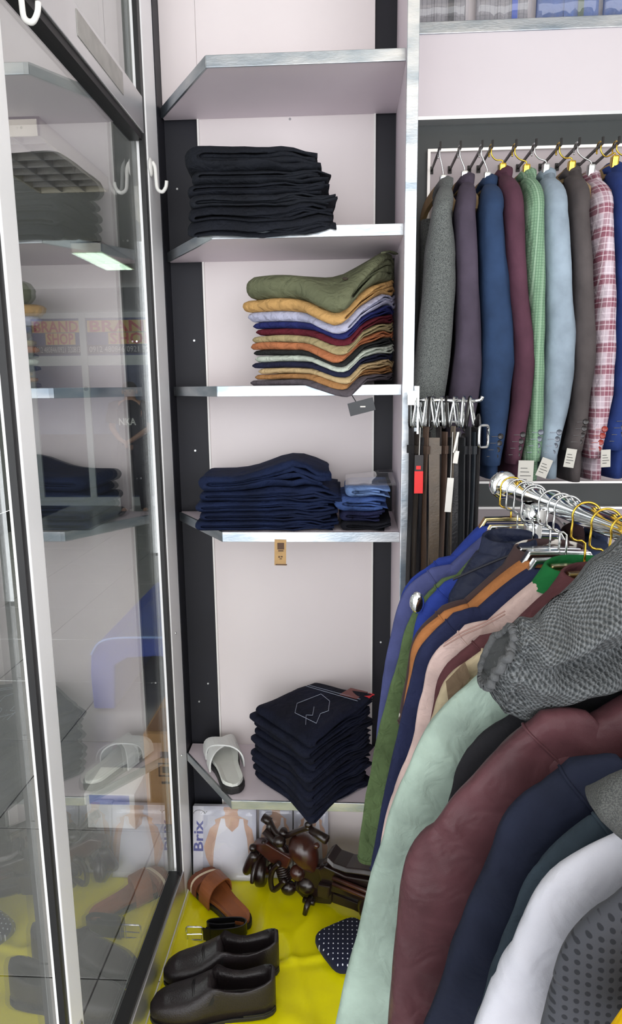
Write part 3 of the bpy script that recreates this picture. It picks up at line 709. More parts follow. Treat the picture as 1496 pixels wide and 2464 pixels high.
# wall hooks and hangers
hook_px = [1055, 1103, 1154, 1178, 1234, 1281, 1340, 1383, 1438, 1476]
for i, (pk, lb) in enumerate(peaks):
    hx = atY(hook_px[i], 372, 1.80).x
    h = put('wall_hook', join(box(hx-.0022, hx+.0022, 1.772, 1.949, 2.174, 2.180), box(hx-.0022, hx+.0022, 1.768, 1.773, 2.174, 2.190), box(hx-.005, hx+.005, 1.945, 1.949, 2.168, 2.186)), BLACK_METAL, jb)
    n0 = Vector((pk.x, 1.785, pk.z+.006))
    t = thing('suit_hanger', (pk.x, 1.785, pk.z), 'wooden hanger with %s hook holding the %s' % ('gold' if hookcol[i] is GOLD else 'silver', ' '.join(lb.split(' ')[:3])), 'hanger', 'hangers on the wall hooks')
    hz = 2.184
    P = [(hx, 1.808, hz-.02), (hx, 1.81, hz-.004), (hx, 1.795, hz+.003), (hx, 1.781, hz-.004), (hx, 1.78, hz-.022), (lerp(hx, n0.x, .4), 1.783, hz-.034), (n0.x, 1.785, n0.z+.026), (n0.x, 1.785, n0.z+.012)]
    put('hook', tube(spline(P, 4), .0019, 6), hookcol[i], t, smooth=True)
    put('neck_plate', xform(box(-.008, .008, -.011, .011, -.03, .02), Matrix.Translation(n0) @ Matrix.Rotation(.18, 4, 'X')), hookcol[i], t, bevel=.004)
    A = [(n0.x+.014, 1.69, n0.z-.075), (n0.x+.008, 1.735, n0.z-.045), (n0.x, 1.785, n0.z-.012), (n0.x-.012, 1.82, n0.z-.012), (n0.x-.028, 1.88, n0.z-.03), (n0.x-.034, 1.92, n0.z-.055)]
    put('arm', ribbon(spline(A, 3), (0, .15, 1), .028, .012), TAN, t, bevel=.002)
# lower row of garments behind the clothes rail, only their tops show
LOW = [('dark navy jacket on the lower row behind the rail', (34, 38, 66), 1335), ('dark brown jacket on the lower row behind the rail', (62, 44, 46), 1390), ('slate blue jacket on the lower row behind the rail', (60, 72, 102), 1445), ('black jacket at the left end of the lower row', (36, 36, 42), 1285)]
for i, (lb, col, px) in enumerate(LOW):
    rows = [(1330, px-22, px+24), (1450, px-18, px+30), (1600, px-16, px+32), (1750, px-24, px+16)]
    r, pk = blazer(lb, rows, (px-10, 1280), cloth('low_cloth_%d' % i, col, wr=.3), BTN, 30+i, ys=1.62, hem=.70, nbtn=0, name='hanging_jacket')
    t = put('peg', join(tube([(pk.x, 1.948, 1.245), (pk.x, 1.80, 1.235)], .005, 8), ellipsoid((pk.x, 1.797, 1.235), .011, .011, .011, 10, 7)), CHROME, jb, smooth=True)

# ------------------------------------------------------------------ folded shirts in clear bags on the niche shelf
SH = [('grey striped shirt folded in a clear bag on the top shelf', pattern_cloth('grey_stripe', (158, 156, 158), [(0, .012, .002, (96, 96, 102), .6), (2, .02, .0015, (96, 96, 102), .4)]), .165, .30, (40, 40, 46), 6),
      ('second grey striped shirt with blue tie band in a clear bag', MATS['grey_stripe'], .325, .455, (40, 80, 180), 7),
      ('blue shirt folded in a clear bag on the top shelf', cloth('shirt_blue', (84, 116, 182), wr=.5), .475, .63, (60, 84, 60), 8),
      ('second blue shirt in a clear bag at the right', MATS['shirt_blue'], .64, .80, (60, 84, 130), 9)]
for lb, mt, x0, x1, bc, sd in SH:
    t = thing('bagged_shirt', ((x0+x1)/2, 1.945, 2.514), lb, 'shirt', 'bagged shirts above the header')
    R = []
    for k in range(12):
        z = lerp(2.5145, 2.86, k/11); ww = (x1-x0)/2*(1-.05*(k/11)); cx_ = (x0+x1)/2
        e = .013*(.65+.35*math.sin(PI*(k+.6)/12))
        ring = []
        for q in range(20):
            a = 2*PI*q/20; c, s = math.cos(a), math.sin(a)
            ring.append(Vector((cx_+ww*math.copysign(abs(c)**.35, c), 1.946+e*math.copysign(abs(s)**.6, s)+.002*nz(c*3, s*3, z*20, sd), z)))
        R.append(ring)
    b = put('folded_shirt', loft(R), mt, t, smooth=True)
    put('placket', box((x0+x1)/2-.012, (x0+x1)/2+.012, 1.9295, 1.9315, 2.52, 2.85), mt, b)
    bm_ = mat('band_%d' % sd, bc, rough=.6)
    put('tie_band', box((x0+x1)/2+.022, (x0+x1)/2+.036, 1.929, 1.9305, 2.52, 2.8), bm_, t)
    V, F = [], []
    for j in range(9):
        for i in range(13):
            x = lerp(x0-.004, x1+.004, i/12); z = lerp(2.516, 2.88, j/8)
            V.append(Vector((x, 1.9235-.006*nz(x*30, z*24, sd)-.004*nz(x*70, z*50, sd), z)))
    for j in range(8):
        for i in range(12): a = j*13+i; F.append((a, a+1, a+14, a+13))
    bo = put('clear_bag', (V, F), PLASTIC_FILM, t, smooth=True); bo.modifiers.new('t', 'SOLIDIFY').thickness = .0004

# ------------------------------------------------------------------ belts on a chrome bar by the divider
BY = 1.53
bar0, bar1 = atY(984, 962, BY), atY(1142, 974, BY)
bz = bar0.z
br = thing('belt_rack', (bar0.x, BY, bz), 'chrome bar holding belts beside the shelf divider', 'rack')
put('bar', tube([(bar0.x, BY, bz), (bar1.x, BY, bz-.004)], .0045, 8), CHROME, br, smooth=True)
put('bar', tube([(bar0.x, BY+.03, bz-.048), (bar1.x-.03, BY+.03, bz-.05)], .004, 8), CHROME, br, smooth=True)
put('bracket', join(box(.1525, .157, BY-.012, 1.62, bz-.075, bz+.03), box(bar0.x-.004, .157, BY-.006, BY+.006, bz-.012, bz+.02)), CHROME, br, bevel=.001)
put('end_hook', tube(spline([(bar1.x, BY, bz-.004), (bar1.x+.012, BY, bz-.002), (bar1.x+.016, BY-.002, bz+.006)], 4), .0042, 8), CHROME, br, smooth=True)
BL = [((26, 24, 26), 12), ((44, 36, 30), 13), ((24, 24, 28), 12), ((70, 52, 40), 13), ((30, 28, 28), 12), ((84, 70, 54), 24), ((38, 32, 30), 12), ((84, 66, 56), 15), ((26, 26, 28), 13), ((110, 100, 88), 10), ((24, 22, 24), 20), ((30, 32, 36), 14), ((34, 34, 38), 12), ((40, 46, 52), 12)]
names = ['black', 'dark brown', 'jet black', 'chestnut brown', 'matte black', 'wide taupe suede', 'espresso brown', 'mid brown', 'thin black', 'pale grey', 'wide glossy black', 'charcoal', 'slate black', 'blue grey']
for i, (col, wpx) in enumerate(BL):
    x = lerp(bar0.x+.006, bar1.x-.006, i/13); rd = random.Random(500+i); y = BY-.012+rd.uniform(-.01, .022); w = wpx/FPX*BY*(1.5 if wpx < 18 else 1.05)
    lt = mat('belt_leather_%d' % i, col, rough=.4, var=.15, vscale=30, bump=.15, bscale=200)
    where = 'first from the divider' if i == 0 else ('last at the bar end' if i == 13 else 'position %d along the bar' % (i+1))
    where = ['nearest the divider', 'second from the divider', 'third from the divider', 'behind the red tag', 'fifth from the divider', 'in the middle of the bar', 'right of the wide taupe one', 'eighth from the divider', 'beside the white tags', 'tenth from the divider', 'fourth from the bar end', 'third from the bar end', 'second from the bar end', 'at the bar end'][i]
    t = thing('belt', (x, y, bz-1.05), '%s leather belt hanging %s' % (names[i], where), 'belt', 'belts on the chrome bar')
    sd = Vector((.45, -.9, 0)) if wpx < 18 else Vector((1, -.15, 0))
    P = [(x+.002*math.sin(k*.9+i), y+.003*math.sin(k*.7+i*2), bz-.058-.012*(i % 3)-k*.076) for k in range(14)]
    put('strap', ribbon(P, sd, w, .0038), lt, t)
    put('keeper', ribbon([(x, y, bz-.10), (x, y, bz-.118)], sd, w+.005, .0085), lt, t)
    # buckle: rounded rectangle frame looped over the bar
    s = (sd.normalized()*.3+Vector((0, 1, 0))*.7).normalized(); u = Vector((.18*math.sin(i*2.3), 0, 1)).normalized(); c = Vector((x, y+.012, bz-.028)); hw, hh = .0185, .034
    P = []
    for k in range(20):
        a = 2*PI*k/20; P.append(c+s*(hw*math.copysign(abs(math.cos(a))**.5, math.cos(a)))+u*(hh*math.copysign(abs(math.sin(a))**.5, math.sin(a))))
    bk = put('buckle', tube(P+[P[0]], .0024, 6), SILVER if i % 4 else BLACK_METAL, t, smooth=True)
    put('prong', tube([c-u*hh, c+s*.004, c+u*hh*.95], .0016, 5), SILVER, bk)
p0 = atY(1008, 1095, BY-.03); p1 = atY(1008, 1187, BY-.03)
rt_ = thing('red_tag', (p0.x, BY-.03, p1.z), 'red and black hang tag dangling among the belts', 'tag')
mz = lerp(p0.z, p1.z, .42)
put('card', box(p0.x-.0095, p0.x+.0095, BY-.031, BY-.029, p1.z, mz), mat('red_card', (222, 34, 34), rough=.5), rt_)
put('card', box(p0.x-.0095, p0.x+.0095, BY-.031, BY-.029, mz, p0.z), mat('black_card', (30, 26, 28), rough=.5), rt_)
put('print', box(p0.x-.006, p0.x+.004, BY-.0315, BY-.031, mz+.004, mz+.012), MATS['red_card'], rt_)
put('string', tube([(p0.x, BY-.03, p0.z), (p0.x+.003, BY-.015, bz-.06)], .0008, 4), PAPER, rt_)
for k, (px, a, b, w) in enumerate(((1084, 1150, 1232, 15), (1099, 1085, 1115, 11), (1102, 1040, 1090, 5))):
    p, q = atY(px, a, BY-.035), atY(px, b, BY-.035); wm = w/FPX*BY
    tg = put('white_tag', xform(box(-wm/2, wm/2, -.0007, .0007, q.z-p.z, 0), Matrix.Translation(p) @ Matrix.Rotation(.06*(k+1), 4, 'Y')), PAPER)
    tag(tg, ['long white price tag hanging among the belts', 'small white tag on a string among the belts', 'thin white string loop among the belts'][k], 'tag')
    put('string', tube([p, (p.x+.004, BY-.02, bz-.07)], .0008, 4), PAPER, tg)
# loose buckle facing out at the bar end
c = atY(1163, 1050, BY-.02)
lb = thing('belt', (c.x, BY-.02, c.z-.9), 'belt with a bright square buckle turned out beyond the bar end', 'belt', 'belts on the chrome bar')
P = []
for k in range(24):
    a = 2*PI*k/24; P.append(Vector((c.x+.012*math.copysign(abs(math.cos(a))**.4, math.cos(a)), c.y+.012*math.cos(a), c.z+.024*math.copysign(abs(math.sin(a))**.4, math.sin(a)))))
put('buckle', tube(P+[P[0]], .0035, 6), CHROME, lb, smooth=True)
put('strap', ribbon([(bar1.x-.002, BY-.016, bz-.06-.08*k) for k in range(11)], (.7, -.7, 0), .032, .0038), MATS['belt_leather_0'], lb)
put('strap_end', ribbon(spline([(bar1.x-.002, BY-.016, bz-.06), (bar1.x+.006, BY-.017, bz-.045), (c.x-.008, c.y, c.z)], 4), (0, -.35, 1), .03, .004), MATS['belt_leather_0'], lb)

# ------------------------------------------------------------------ chrome clothes rail with hanging garments
RZ = 1.431
def RX(Y): return .297+.157*(1.3-Y)
rk = thing('clothes_rail', (RX(.75), .75, 0), 'chrome clothes rail crowded with hanging shirts and jackets', 'rack')
put('rail', tube([(RX(1.3), 1.3, RZ), (RX(.1), .1, RZ)], .0165, 20), CHROME, rk, smooth=True)
dirr = Vector((RX(1.3)-RX(.1), 1.2, 0)).normalized()
put('end_cap', lathe([(.0165, -.01), (.024, -.008), (.027, 0), (.027, .006), (.024, .014), (.017, .02), (.006, .023)], (RX(1.3), 1.3, RZ), dirr, 24), CHROME, rk, smooth=True)
for Y in (1.165, .22):
    put('post', tube([(RX(Y), Y, .06), (RX(Y), Y, RZ-.012)], .0155, 18), CHROME, rk, smooth=True)
    put('post_collar', lathe([(.0155, -.035), (.021, -.03), (.021, 0)], (RX(Y), Y, RZ-.012), (0, 0, 1), 18), CHROME, rk, smooth=True)
    put('foot', box(RX(Y)-.22, RX(Y)+.22, Y-.018, Y+.018, .005, .04), CHROME, rk, bevel=.006)
put('base_bar', tube([(RX(1.165), 1.165, .07), (RX(.22), .22, .07)], .014, 12), CHROME, rk, smooth=True)

def side_ring(xl, xr, yc, b, z, n, seed, amp, fold=0.0, pw=.62):
    xc, a = (xl+xr)/2, (xr-xl)/2; R = []
    for k in range(n):
        t = 2*PI*k/n; c, s = math.cos(t), math.sin(t)
        cc = math.copysign(abs(c)**pw, c); ss = math.copysign(abs(s)**pw, s)
        x = xc+a*cc
        q1, q2 = x*.75+z*.66, z*.75-x*.66
        f = fold*math.sin(x*46+seed*1.9+2.5*nz(x*5, z*3, 0, seed)) + amp*nz(x*13, z*6, ss, seed) - .003*max(0, .2-abs(nz(q1*17, q2*5, 0, seed)))*4*(.4+.6*(fold > 0))
        R.append(Vector((x, yc+b*ss+f, z+.004*nz(x*9, z*5, 2, seed))))
    return R
HANGERS = []
def garment(name, label, cat, Y, edge, material, seed, hem=.62, sw=.055, th=.015, collar=None, cmat=None, sleeve=True, hook=None, hk='hanger', slope=.092, cuff=True, neck=.055, folds=.004, bodymat=None, shift=0.0):
    """edge: photo points down the left outline of shoulder and sleeve, measured at depth Y"""
    E = [atY(px, py, Y) for px, py in edge]; S = E[0]
    rx = RX(Y)+shift; zN = min(S.z+slope, 1.395)
    root = thing(name, (rx, Y, hem), label, cat, 'clothes on the chrome rail')
    bm_ = bodymat or material
    # body
    R = []
    for i in range(46):
        u = i/45
        if u < .3:
            q = u/.3; z = lerp(zN, S.z-.02, q); xl = lerp(rx-neck, S.x+.028, min(1, q**.9*1.02)); b = lerp(.024, th, q)
        else:
            q = (u-.3)/.7; z = lerp(S.z-.02, hem, q); xl = lerp(S.x+.028, S.x+.012-.03*q, min(1, q*2)); b = lerp(th, th*1.05, q)
        R.append(side_ring(xl, 2*rx-xl, Y, b, z, 52, seed, .004, folds*min(1, max(0, (u-.25)*2))))
    put('body', loft(R), bm_, root, smooth=True)
    if sleeve:
        # centre line runs half a sleeve width inside the measured outline
        Pc = [Vector((S.x+sw+.045, Y, S.z+.012)), Vector((S.x+sw+.012, Y, S.z-.02))]
        for k, e in enumerate(E[1:], 1):
            tn = (E[min(k+1, len(E)-1)]-E[k-1]).normalized(); nrm = Vector((-tn.z, 0, tn.x))
            if nrm.x < 0: nrm = -nrm
            Pc.append(Vector((e.x, Y, e.z))+nrm*sw*lerp(1, .82, k/len(E)))
        Q = spline(Pc, 9); fr = frames(Q); R = []
        n = len(Q)
        for i, (t, _, _) in enumerate(fr):
            yv = Vector((0, 1, 0)); sv = t.cross(yv).normalized(); u = i/(n-1)
            w = sw*lerp(1, .8, u)*(.55+.45*min(1, i/7)); b = (th*.62+.003)*(.6+.4*min(1, i/6))
            ring = []
            for k in range(28):
                a = 2*PI*k/28; c, s = math.cos(a), math.sin(a)
                cc = math.copysign(abs(c)**.75, c); ss = math.copysign(abs(s)**.75, s)
                p = Q[i]+sv*(w*cc)+yv*(b*ss-.004)
                q1, q2 = p.x*.8+p.z*.6, p.z*.8-p.x*.6
                p.y += .005*nz(p.x*16, p.z*11, ss, seed+2)-(.003+.003*min(1, u*3))*max(0, .2-abs(nz(q1*19, q2*6, ss*.4, seed+6)))*3.2+.0015*nz(p.x*40, p.z*22, 0, seed)
                p.x += .003*nz(p.z*14, p.x*9, ss, seed+4)
                ring.append(p)
            R.append(ring)
        put('sleeve', loft(R), material, root, smooth=True)
        for ri in (10, len(R)-2):
            cc_ = sum(R[ri], Vector())/len(R[ri]); rg = [cc_+(p-cc_)*1.012 for p in R[ri]]
            put('seam', tube(rg+[rg[0]], .0016, 5), material, root, smooth=True)
        # right sleeve mirrored about the rail
        R2 = [[Vector((2*rx-p.x, p.y, p.z)) for p in r[::2]] for r in R[::2]]
        put('sleeve', loft(R2), material, root, smooth=True)
    if collar:
        cm = cmat or material; h = .045 if collar == 'stand' else .034; R = []
        for lv in range(5):
            q = lv/4; ring = []
            for k in range(24):
                a = 2*PI*k/24
                rr = lerp(.95, .8, q) if collar == 'stand' else (lerp(1.3, .98, q))
                ring.append(Vector((rx+neck*1.05*rr*math.cos(a), Y+.03*rr*math.sin(a)+.002*math.sin(a*5+lv), zN-.018+h*q+.008*math.sin(a))))
            R.append(ring)
        inner = [[Vector((rx+(p.x-rx)*.93, Y+(p.y-Y)*.86, p.z)) for p in r] for r in R[::-1]]
        put('collar', loft(R+inner, caps=False), cm, root, smooth=True)
    # hanger
    hk_m = hook or SILVER
    hl = '%s wire hanger on the rail holding the %s' % ('gold' if hk_m is GOLD else 'silver', label.split(' with ')[0].split(' between ')[0].split(' hanging ')[0].split(' next ')[0].split(' nearest ')[0])
    rx = RX(Y)+shift*.25
    t = thing('clothes_hanger', (rx, Y, zN-.02), hl, 'hanger', 'hangers on the chrome rail')
    yy = Y
    A = [(rx+.0205*math.cos(a), yy, RZ+.0205*math.sin(a)) for a in (PI*(-.12+1.22*k/12) for k in range(13))]
    A += [(rx-.021, yy, RZ-.03), (rx-.012, yy, RZ-.036), (rx, yy, RZ-.04), (rx, yy, zN+.012)]
    put('hook', tube(spline(A, 2), .0018, 6), hk_m, t, smooth=True)
    zb = zN+.012
    hw = max(.12, rx-S.x-.045)
    Bp = [(rx-hw, yy, S.z-.012), (rx-hw*.8, yy, lerp(S.z, zb, .12)), (rx-.058, yy, zb-.022), (rx-.046, yy, zb), (rx, yy, zb+.001), (rx+.046, yy, zb), (rx+.058, yy, zb-.022), (rx+hw*.8, yy, lerp(S.z, zb, .12)), (rx+hw, yy, S.z-.012)]
    put('bar', ribbon(Bp, (0, 1, 0), .017, .008), SILVER if hk_m is SILVER else mat('gold_plated_bar', (196, 180, 130), rough=.2, metal=1.0), t, bevel=.002)
    return root, S, zN

OLIVE = cloth('olive_twill', (92, 112, 74), wr=.9)
NAVY = cloth('navy_cotton', (40, 46, 78), wr=.5)
R_ = {}
def G(key, *a, **k): R_[key] = garment(*a, **k)
G('blue', 'blue_jacket', 'bright blue jacket hanging farthest along the chrome rail', 'jacket', 1.262, [(1003, 1374), (972, 1410), (950, 1480), (930, 1580), (915, 1690)], cloth('bright_blue', (44, 64, 148), wr=.4), 301, hook=GOLD, slope=.088)
G('purple', 'slate_shirt', 'slate purple shirt hanging second from the far end of the rail', 'shirt', 1.232, [(985, 1398), (958, 1440), (932, 1550), (908, 1690), (900, 1800)], cloth('slate_purple', (78, 84, 132), wr=.4), 302, slope=.09)
G('olive', 'olive_shirt', 'long olive green shirt with creased sleeve hanging by the jeans stack', 'shirt', 1.198, [(1012, 1420), (985, 1480), (950, 1590), (920, 1700), (893, 1820), (870, 1950), (858, 2066)], OLIVE, 303, hem=.66, sw=.05, slope=.1)
G('blue2', 'blue_shirt', 'royal blue shirt with exposed hanger end next to the navy padded vest', 'shirt', 1.166, [(1022, 1418), (1000, 1480), (985, 1560), (970, 1700)], MATS['bright_blue'], 304, slope=.088, sw=.04)
G('puffer', 'padded_vest', 'navy quilted padded vest with stand collar', 'vest', 1.135, [(1040, 1408), (1040, 1500)], cloth('navy_nylon', (38, 44, 66), wr=1.0, rough=.5, wscale=22), 305, sleeve=False, collar='stand', shift=-.05, slope=.06, th=.02, hem=.7)
G('brown', 'print_shirt', 'dark brown shirt with white splash print', 'shirt', 1.10, [(1015, 1478), (990, 1540), (970, 1640), (952, 1740)], speckle_cloth('brown_splash', (66, 50, 50), (220, 214, 206), 22, .37, .39), 306, sw=.04, slope=.1, collar='shirt')
G('orange', 'tan_shirt', 'tan orange shirt showing as a narrow strip', 'shirt', 1.068, [(1018, 1490), (992, 1545), (978, 1630), (962, 1730)], cloth('tan_orange', (176, 116, 70), wr=.5), 307, sw=.04, slope=.1)
G('navy', 'navy_jacket', 'navy windbreaker with long sleeve next to the pale pink shirt', 'jacket', 1.045, [(1032, 1506), (1000, 1572), (972, 1680), (945, 1790), (922, 1900), (900, 2010), (886, 2090)], NAVY, 308, sw=.05, slope=.095, hook=SILVER, folds=.005)
G('pink', 'pink_shirt', 'pale pink shirt with stitched yoke', 'shirt', .988, [(1056, 1536), (1030, 1590), (1012, 1660), (985, 1780), (948, 1890), (918, 1985), (910, 2100)], cloth('pale_pink', (216, 190, 184), wr=.5), 309, sw=.05, slope=.1, collar='shirt', cmat=cloth('green_rib', (30, 110, 58), wr=.5), hook=GOLD)
G('maroon', 'maroon_shirt', 'maroon ribbed shirt between the pale pink and beige shirts', 'shirt', .935, [(1092, 1564), (1055, 1622), (1038, 1690), (1010, 1800), (980, 1900)], cloth('maroon_rib', (92, 56, 60), wr=.5), 310, sw=.05, slope=.1, hook=GOLD, collar='shirt')
G('beige', 'beige_shirt', 'beige shirt with brown shoulder patch under the grey sweater cuff', 'shirt', .885, [(1106, 1584), (1064, 1636), (1034, 1716), (1006, 1800), (980, 1900)], cloth('beige_cotton', (196, 180, 150), wr=.5), 311, sw=.05, slope=.095, hook=GOLD, collar='shirt')
G('mint', 'mint_jacket', 'pale mint green jacket with a long wide sleeve', 'jacket', .80, [(1108, 1648), (1058, 1702), (1000, 1792), (948, 1905), (905, 2040), (868, 2180), (832, 2330), (800, 2464), (782, 2580)], cloth('mint_cotton', (166, 186, 174), wr=.5, wscale=30), 312, sw=.066, slope=.09, th=.022, hem=.55)
G('black', 'black_jacket', 'black jacket between the mint and burgundy ones', 'jacket', .728, [(1178, 1732), (1118, 1800), (1085, 1880), (1060, 1980), (1035, 2100)], cloth('black_wool', (38, 38, 42), wr=.3), 313, sw=.055, slope=.085)
G('burg', 'burgundy_jacket', 'large burgundy nylon jacket with puffed sleeve', 'jacket', .665, [(1190, 1790), (1105, 1880), (1030, 1975), (968, 2062), (946, 2200), (935, 2330), (925, 2464), (918, 2600)], cloth('burgundy_nylon', (88, 56, 61), wr=.8, rough=.42, wscale=16), 314, sw=.072, slope=.09, th=.024, folds=.008, hem=.6)
G('navy2', 'navy_coat', 'dark navy coat with sleeve seam next to the burgundy jacket', 'jacket', .592, [(1262, 1890), (1205, 1960), (1148, 2100), (1082, 2260), (1030, 2400), (1000, 2500), (985, 2600)], cloth('dark_navy_twill', (30, 35, 52), wr=.5, wscale=22), 315, sw=.058, slope=.09, th=.02)
G('teal', 'teal_shirt', 'dark slate teal shirt beside the white shirt', 'shirt', .543, [(1345, 1985), (1275, 2072), (1230, 2180), (1180, 2300), (1140, 2430)], cloth('slate_teal', (50, 62, 72), wr=.5), 316, sw=.05, slope=.09, th=.017)
G('white', 'white_shirt', 'crisp white shirt in the foreground', 'shirt', .497, [(1395, 2035), (1318, 2088), (1252, 2200), (1200, 2300), (1152, 2400), (1118, 2480), (1090, 2570)], cloth('white_cotton', (186, 187, 196), wr=.5, var=.03, wscale=22), 317, sw=.056, slope=.09, th=.018, hook=GOLD)
G('dot', 'dotted_shirt', 'dark grey shirt with small black dots', 'shirt', .437, [(1450, 2140), (1362, 2235), (1318, 2330), (1298, 2420), (1285, 2500), (1275, 2600)], speckle_cloth('grey_dots', (64, 66, 72), (38, 40, 45), 140, voronoi=True, vthr=.3, bump=.1), 318, sw=.056, slope=.085, th=.018)
G('yellow', 'yellow_shirt', 'bright yellow shirt nearest the camera', 'shirt', .368, [(1500, 2360), (1446, 2408), (1424, 2480), (1415, 2600)], cloth('bright_yellow', (240, 190, 6), wr=.4, var=.05), 319, sw=.05, slope=.08, th=.016)
# details: chrome hanger end poking out of the royal blue shirt
root, S, zN = R_['blue2']
p = atY(1003, 1450, 1.15)
put('hanger_tip', ellipsoid(p, .013, .01, .02, 12, 9), CHROME, root, smooth=True)
# padded vest quilting seams
root, S, zN = R_['puffer']
for k in range(3):
    z0 = S.z+.03-k*.05
    put('quilt_seam', tube(spline([(S.x+.03, 1.109-.001, z0-.012), (S.x+.08, 1.107, z0+.012), (S.x+.13, 1.107, z0+.034)], 4), .0022, 5), mat('dark_seam', (22, 25, 38), rough=.7), root)
# seams: pink yoke, navy coat, mint shoulder
def seam(key, pts, dy, m, r=.0011):
    root, S, zN = R_[key]; Yk = {'pink': .988, 'navy2': .592, 'mint': .80, 'burg': .665, 'maroon': .935}[key]
    put('seam', tube(spline([atY(px, py, Yk-dy) for px, py in pts], 5), r, 5), m, root)
PK = mat('pink_thread', (170, 136, 128), rough=.8)
seam('pink', [(1068, 1548), (1110, 1522), (1160, 1500), (1215, 1470)], .03, PK); seam('pink', [(1066, 1556), (1110, 1530), (1160, 1508), (1215, 1478)], .03, PK)
# brown patch of the beige shirt
root, S, zN = R_['beige']
put('shoulder_patch', loft([[atY(px, py, .885-dy) for px, py in ((1072, 1640), (1118, 1592), (1132, 1628), (1080, 1700))] for dy in (.028, .0295)]), cloth('brown_patch', (128, 108, 88), wr=.5), root)
# cuff ribbed grey sweater thrown over the hanging clothes
sec = [((1226, 1514), (1160, 1634)), ((1240, 1506), (1182, 1668)), ((1262, 1500), (1215, 1698)), ((1310, 1478), (1286, 1722)), ((1360, 1428), (1372, 1694)), ((1430, 1360), (1450, 1662)), ((1496, 1290), (1520, 1632)), ((1600, 1190), (1640, 1600)), ((1750, 1080), (1800, 1550))]
KN = knit('grey_knit', (116, 120, 122), (60, 64, 66), 1050, 1050)
SY = .70
pts = []
for (a, b) in sec: pts.append((atY(*a, SY), atY(*b, SY)))
TA, TB = spline([q[0] for q in pts], 7), spline([q[1] for q in pts], 7)
rings, uv = [], []; s_acc = 0
n = 96
for i, (a, b) in enumerate(zip(TA, TB)):
    if i: s_acc += ((a+b)/2-(TA[i-1]+TB[i-1])/2).length
    c = (a+b)/2; h = (a-b)/2; u = i/(len(TA)-1); ring = []
    bth = lerp(.026, .045, min(1, u*1.6))
    for k in range(n):
        t = 2*PI*k/n; cc, ss = math.cos(t), math.sin(t)
        cc_ = math.copysign(abs(cc)**.8, cc)
        rib = .0045*math.sin(t*24)*(1 if i < 15 else max(0, 1-(i-15)/5))
        fold = .010*math.sin(cc*8+u*9+1.5*nz(u*5, cc*2, 0, 5))*min(1, u*2.2) + .010*nz(u*9, cc*3, ss, 8) - .035*math.exp(-((cc+.12-.22*math.sin(u*6))/.13)**2)*min(1, max(0, u-.3)*5) + .02*math.exp(-((cc-.5+.5*u)/.2)**2)*min(1, max(0, u-.15)*4)
        gather = .006*math.sin(s_acc*190)*max(0, 1-abs(i-13)/9)
        p = c+h*cc_*(1+.02*math.sin(s_acc*120)) + Vector((0, -1, 0))*(bth*ss+(fold+gather+rib)*(1 if ss > 0 else .3))
        p += Vector((.004*nz(cc*3, u*12, 0, 9), 0, .006*nz(cc*2, u*10, 4, 9)))
        ring.append(p); uv.append((k/n*.42, s_acc))
    rings.append(ring)
g = loft(rings)
kn = put('grey_sweater', g, KN, smooth=True, uv=uv)
tag(kn, 'chunky grey knit sweater with ribbed cuff thrown over the rail', 'sweater')
# inner rim of the cuff
rim = [rings[1][k] for k in range(n)]
put('cuff_rim', tube(rim+[rim[0]], .005, 6), mat('dark_grey_rib', (84, 86, 88), rough=.95, bump=.4, bscale=300), kn, smooth=True)
# grey felt coat corner at the right edge
sec = [((1428, 1905), (1418, 1935)), ((1440, 1890), (1440, 1968)), ((1470, 1868), (1478, 2005)), ((1510, 1850), (1520, 2040)), ((1600, 1820), (1620, 2060))]
FY = .47; rings = []
for a, b in sec:
    pa, pb_ = atY(*a, FY), atY(*b, FY); c = (pa+pb_)/2; h = (pa-pb_)/2
    rings.append([c+h*math.cos(2*PI*k/20)+Vector((0, -1, 0))*(.014*math.sin(2*PI*k/20)) for k in range(20)])
fc = put('felt_scarf', loft([r for r in rings]), speckle_cloth('grey_felt', (74, 76, 74), (54, 56, 56), 1000), smooth=True)
tag(fc, 'grey felt scarf end lying over the white shirt at the right edge', 'scarf')

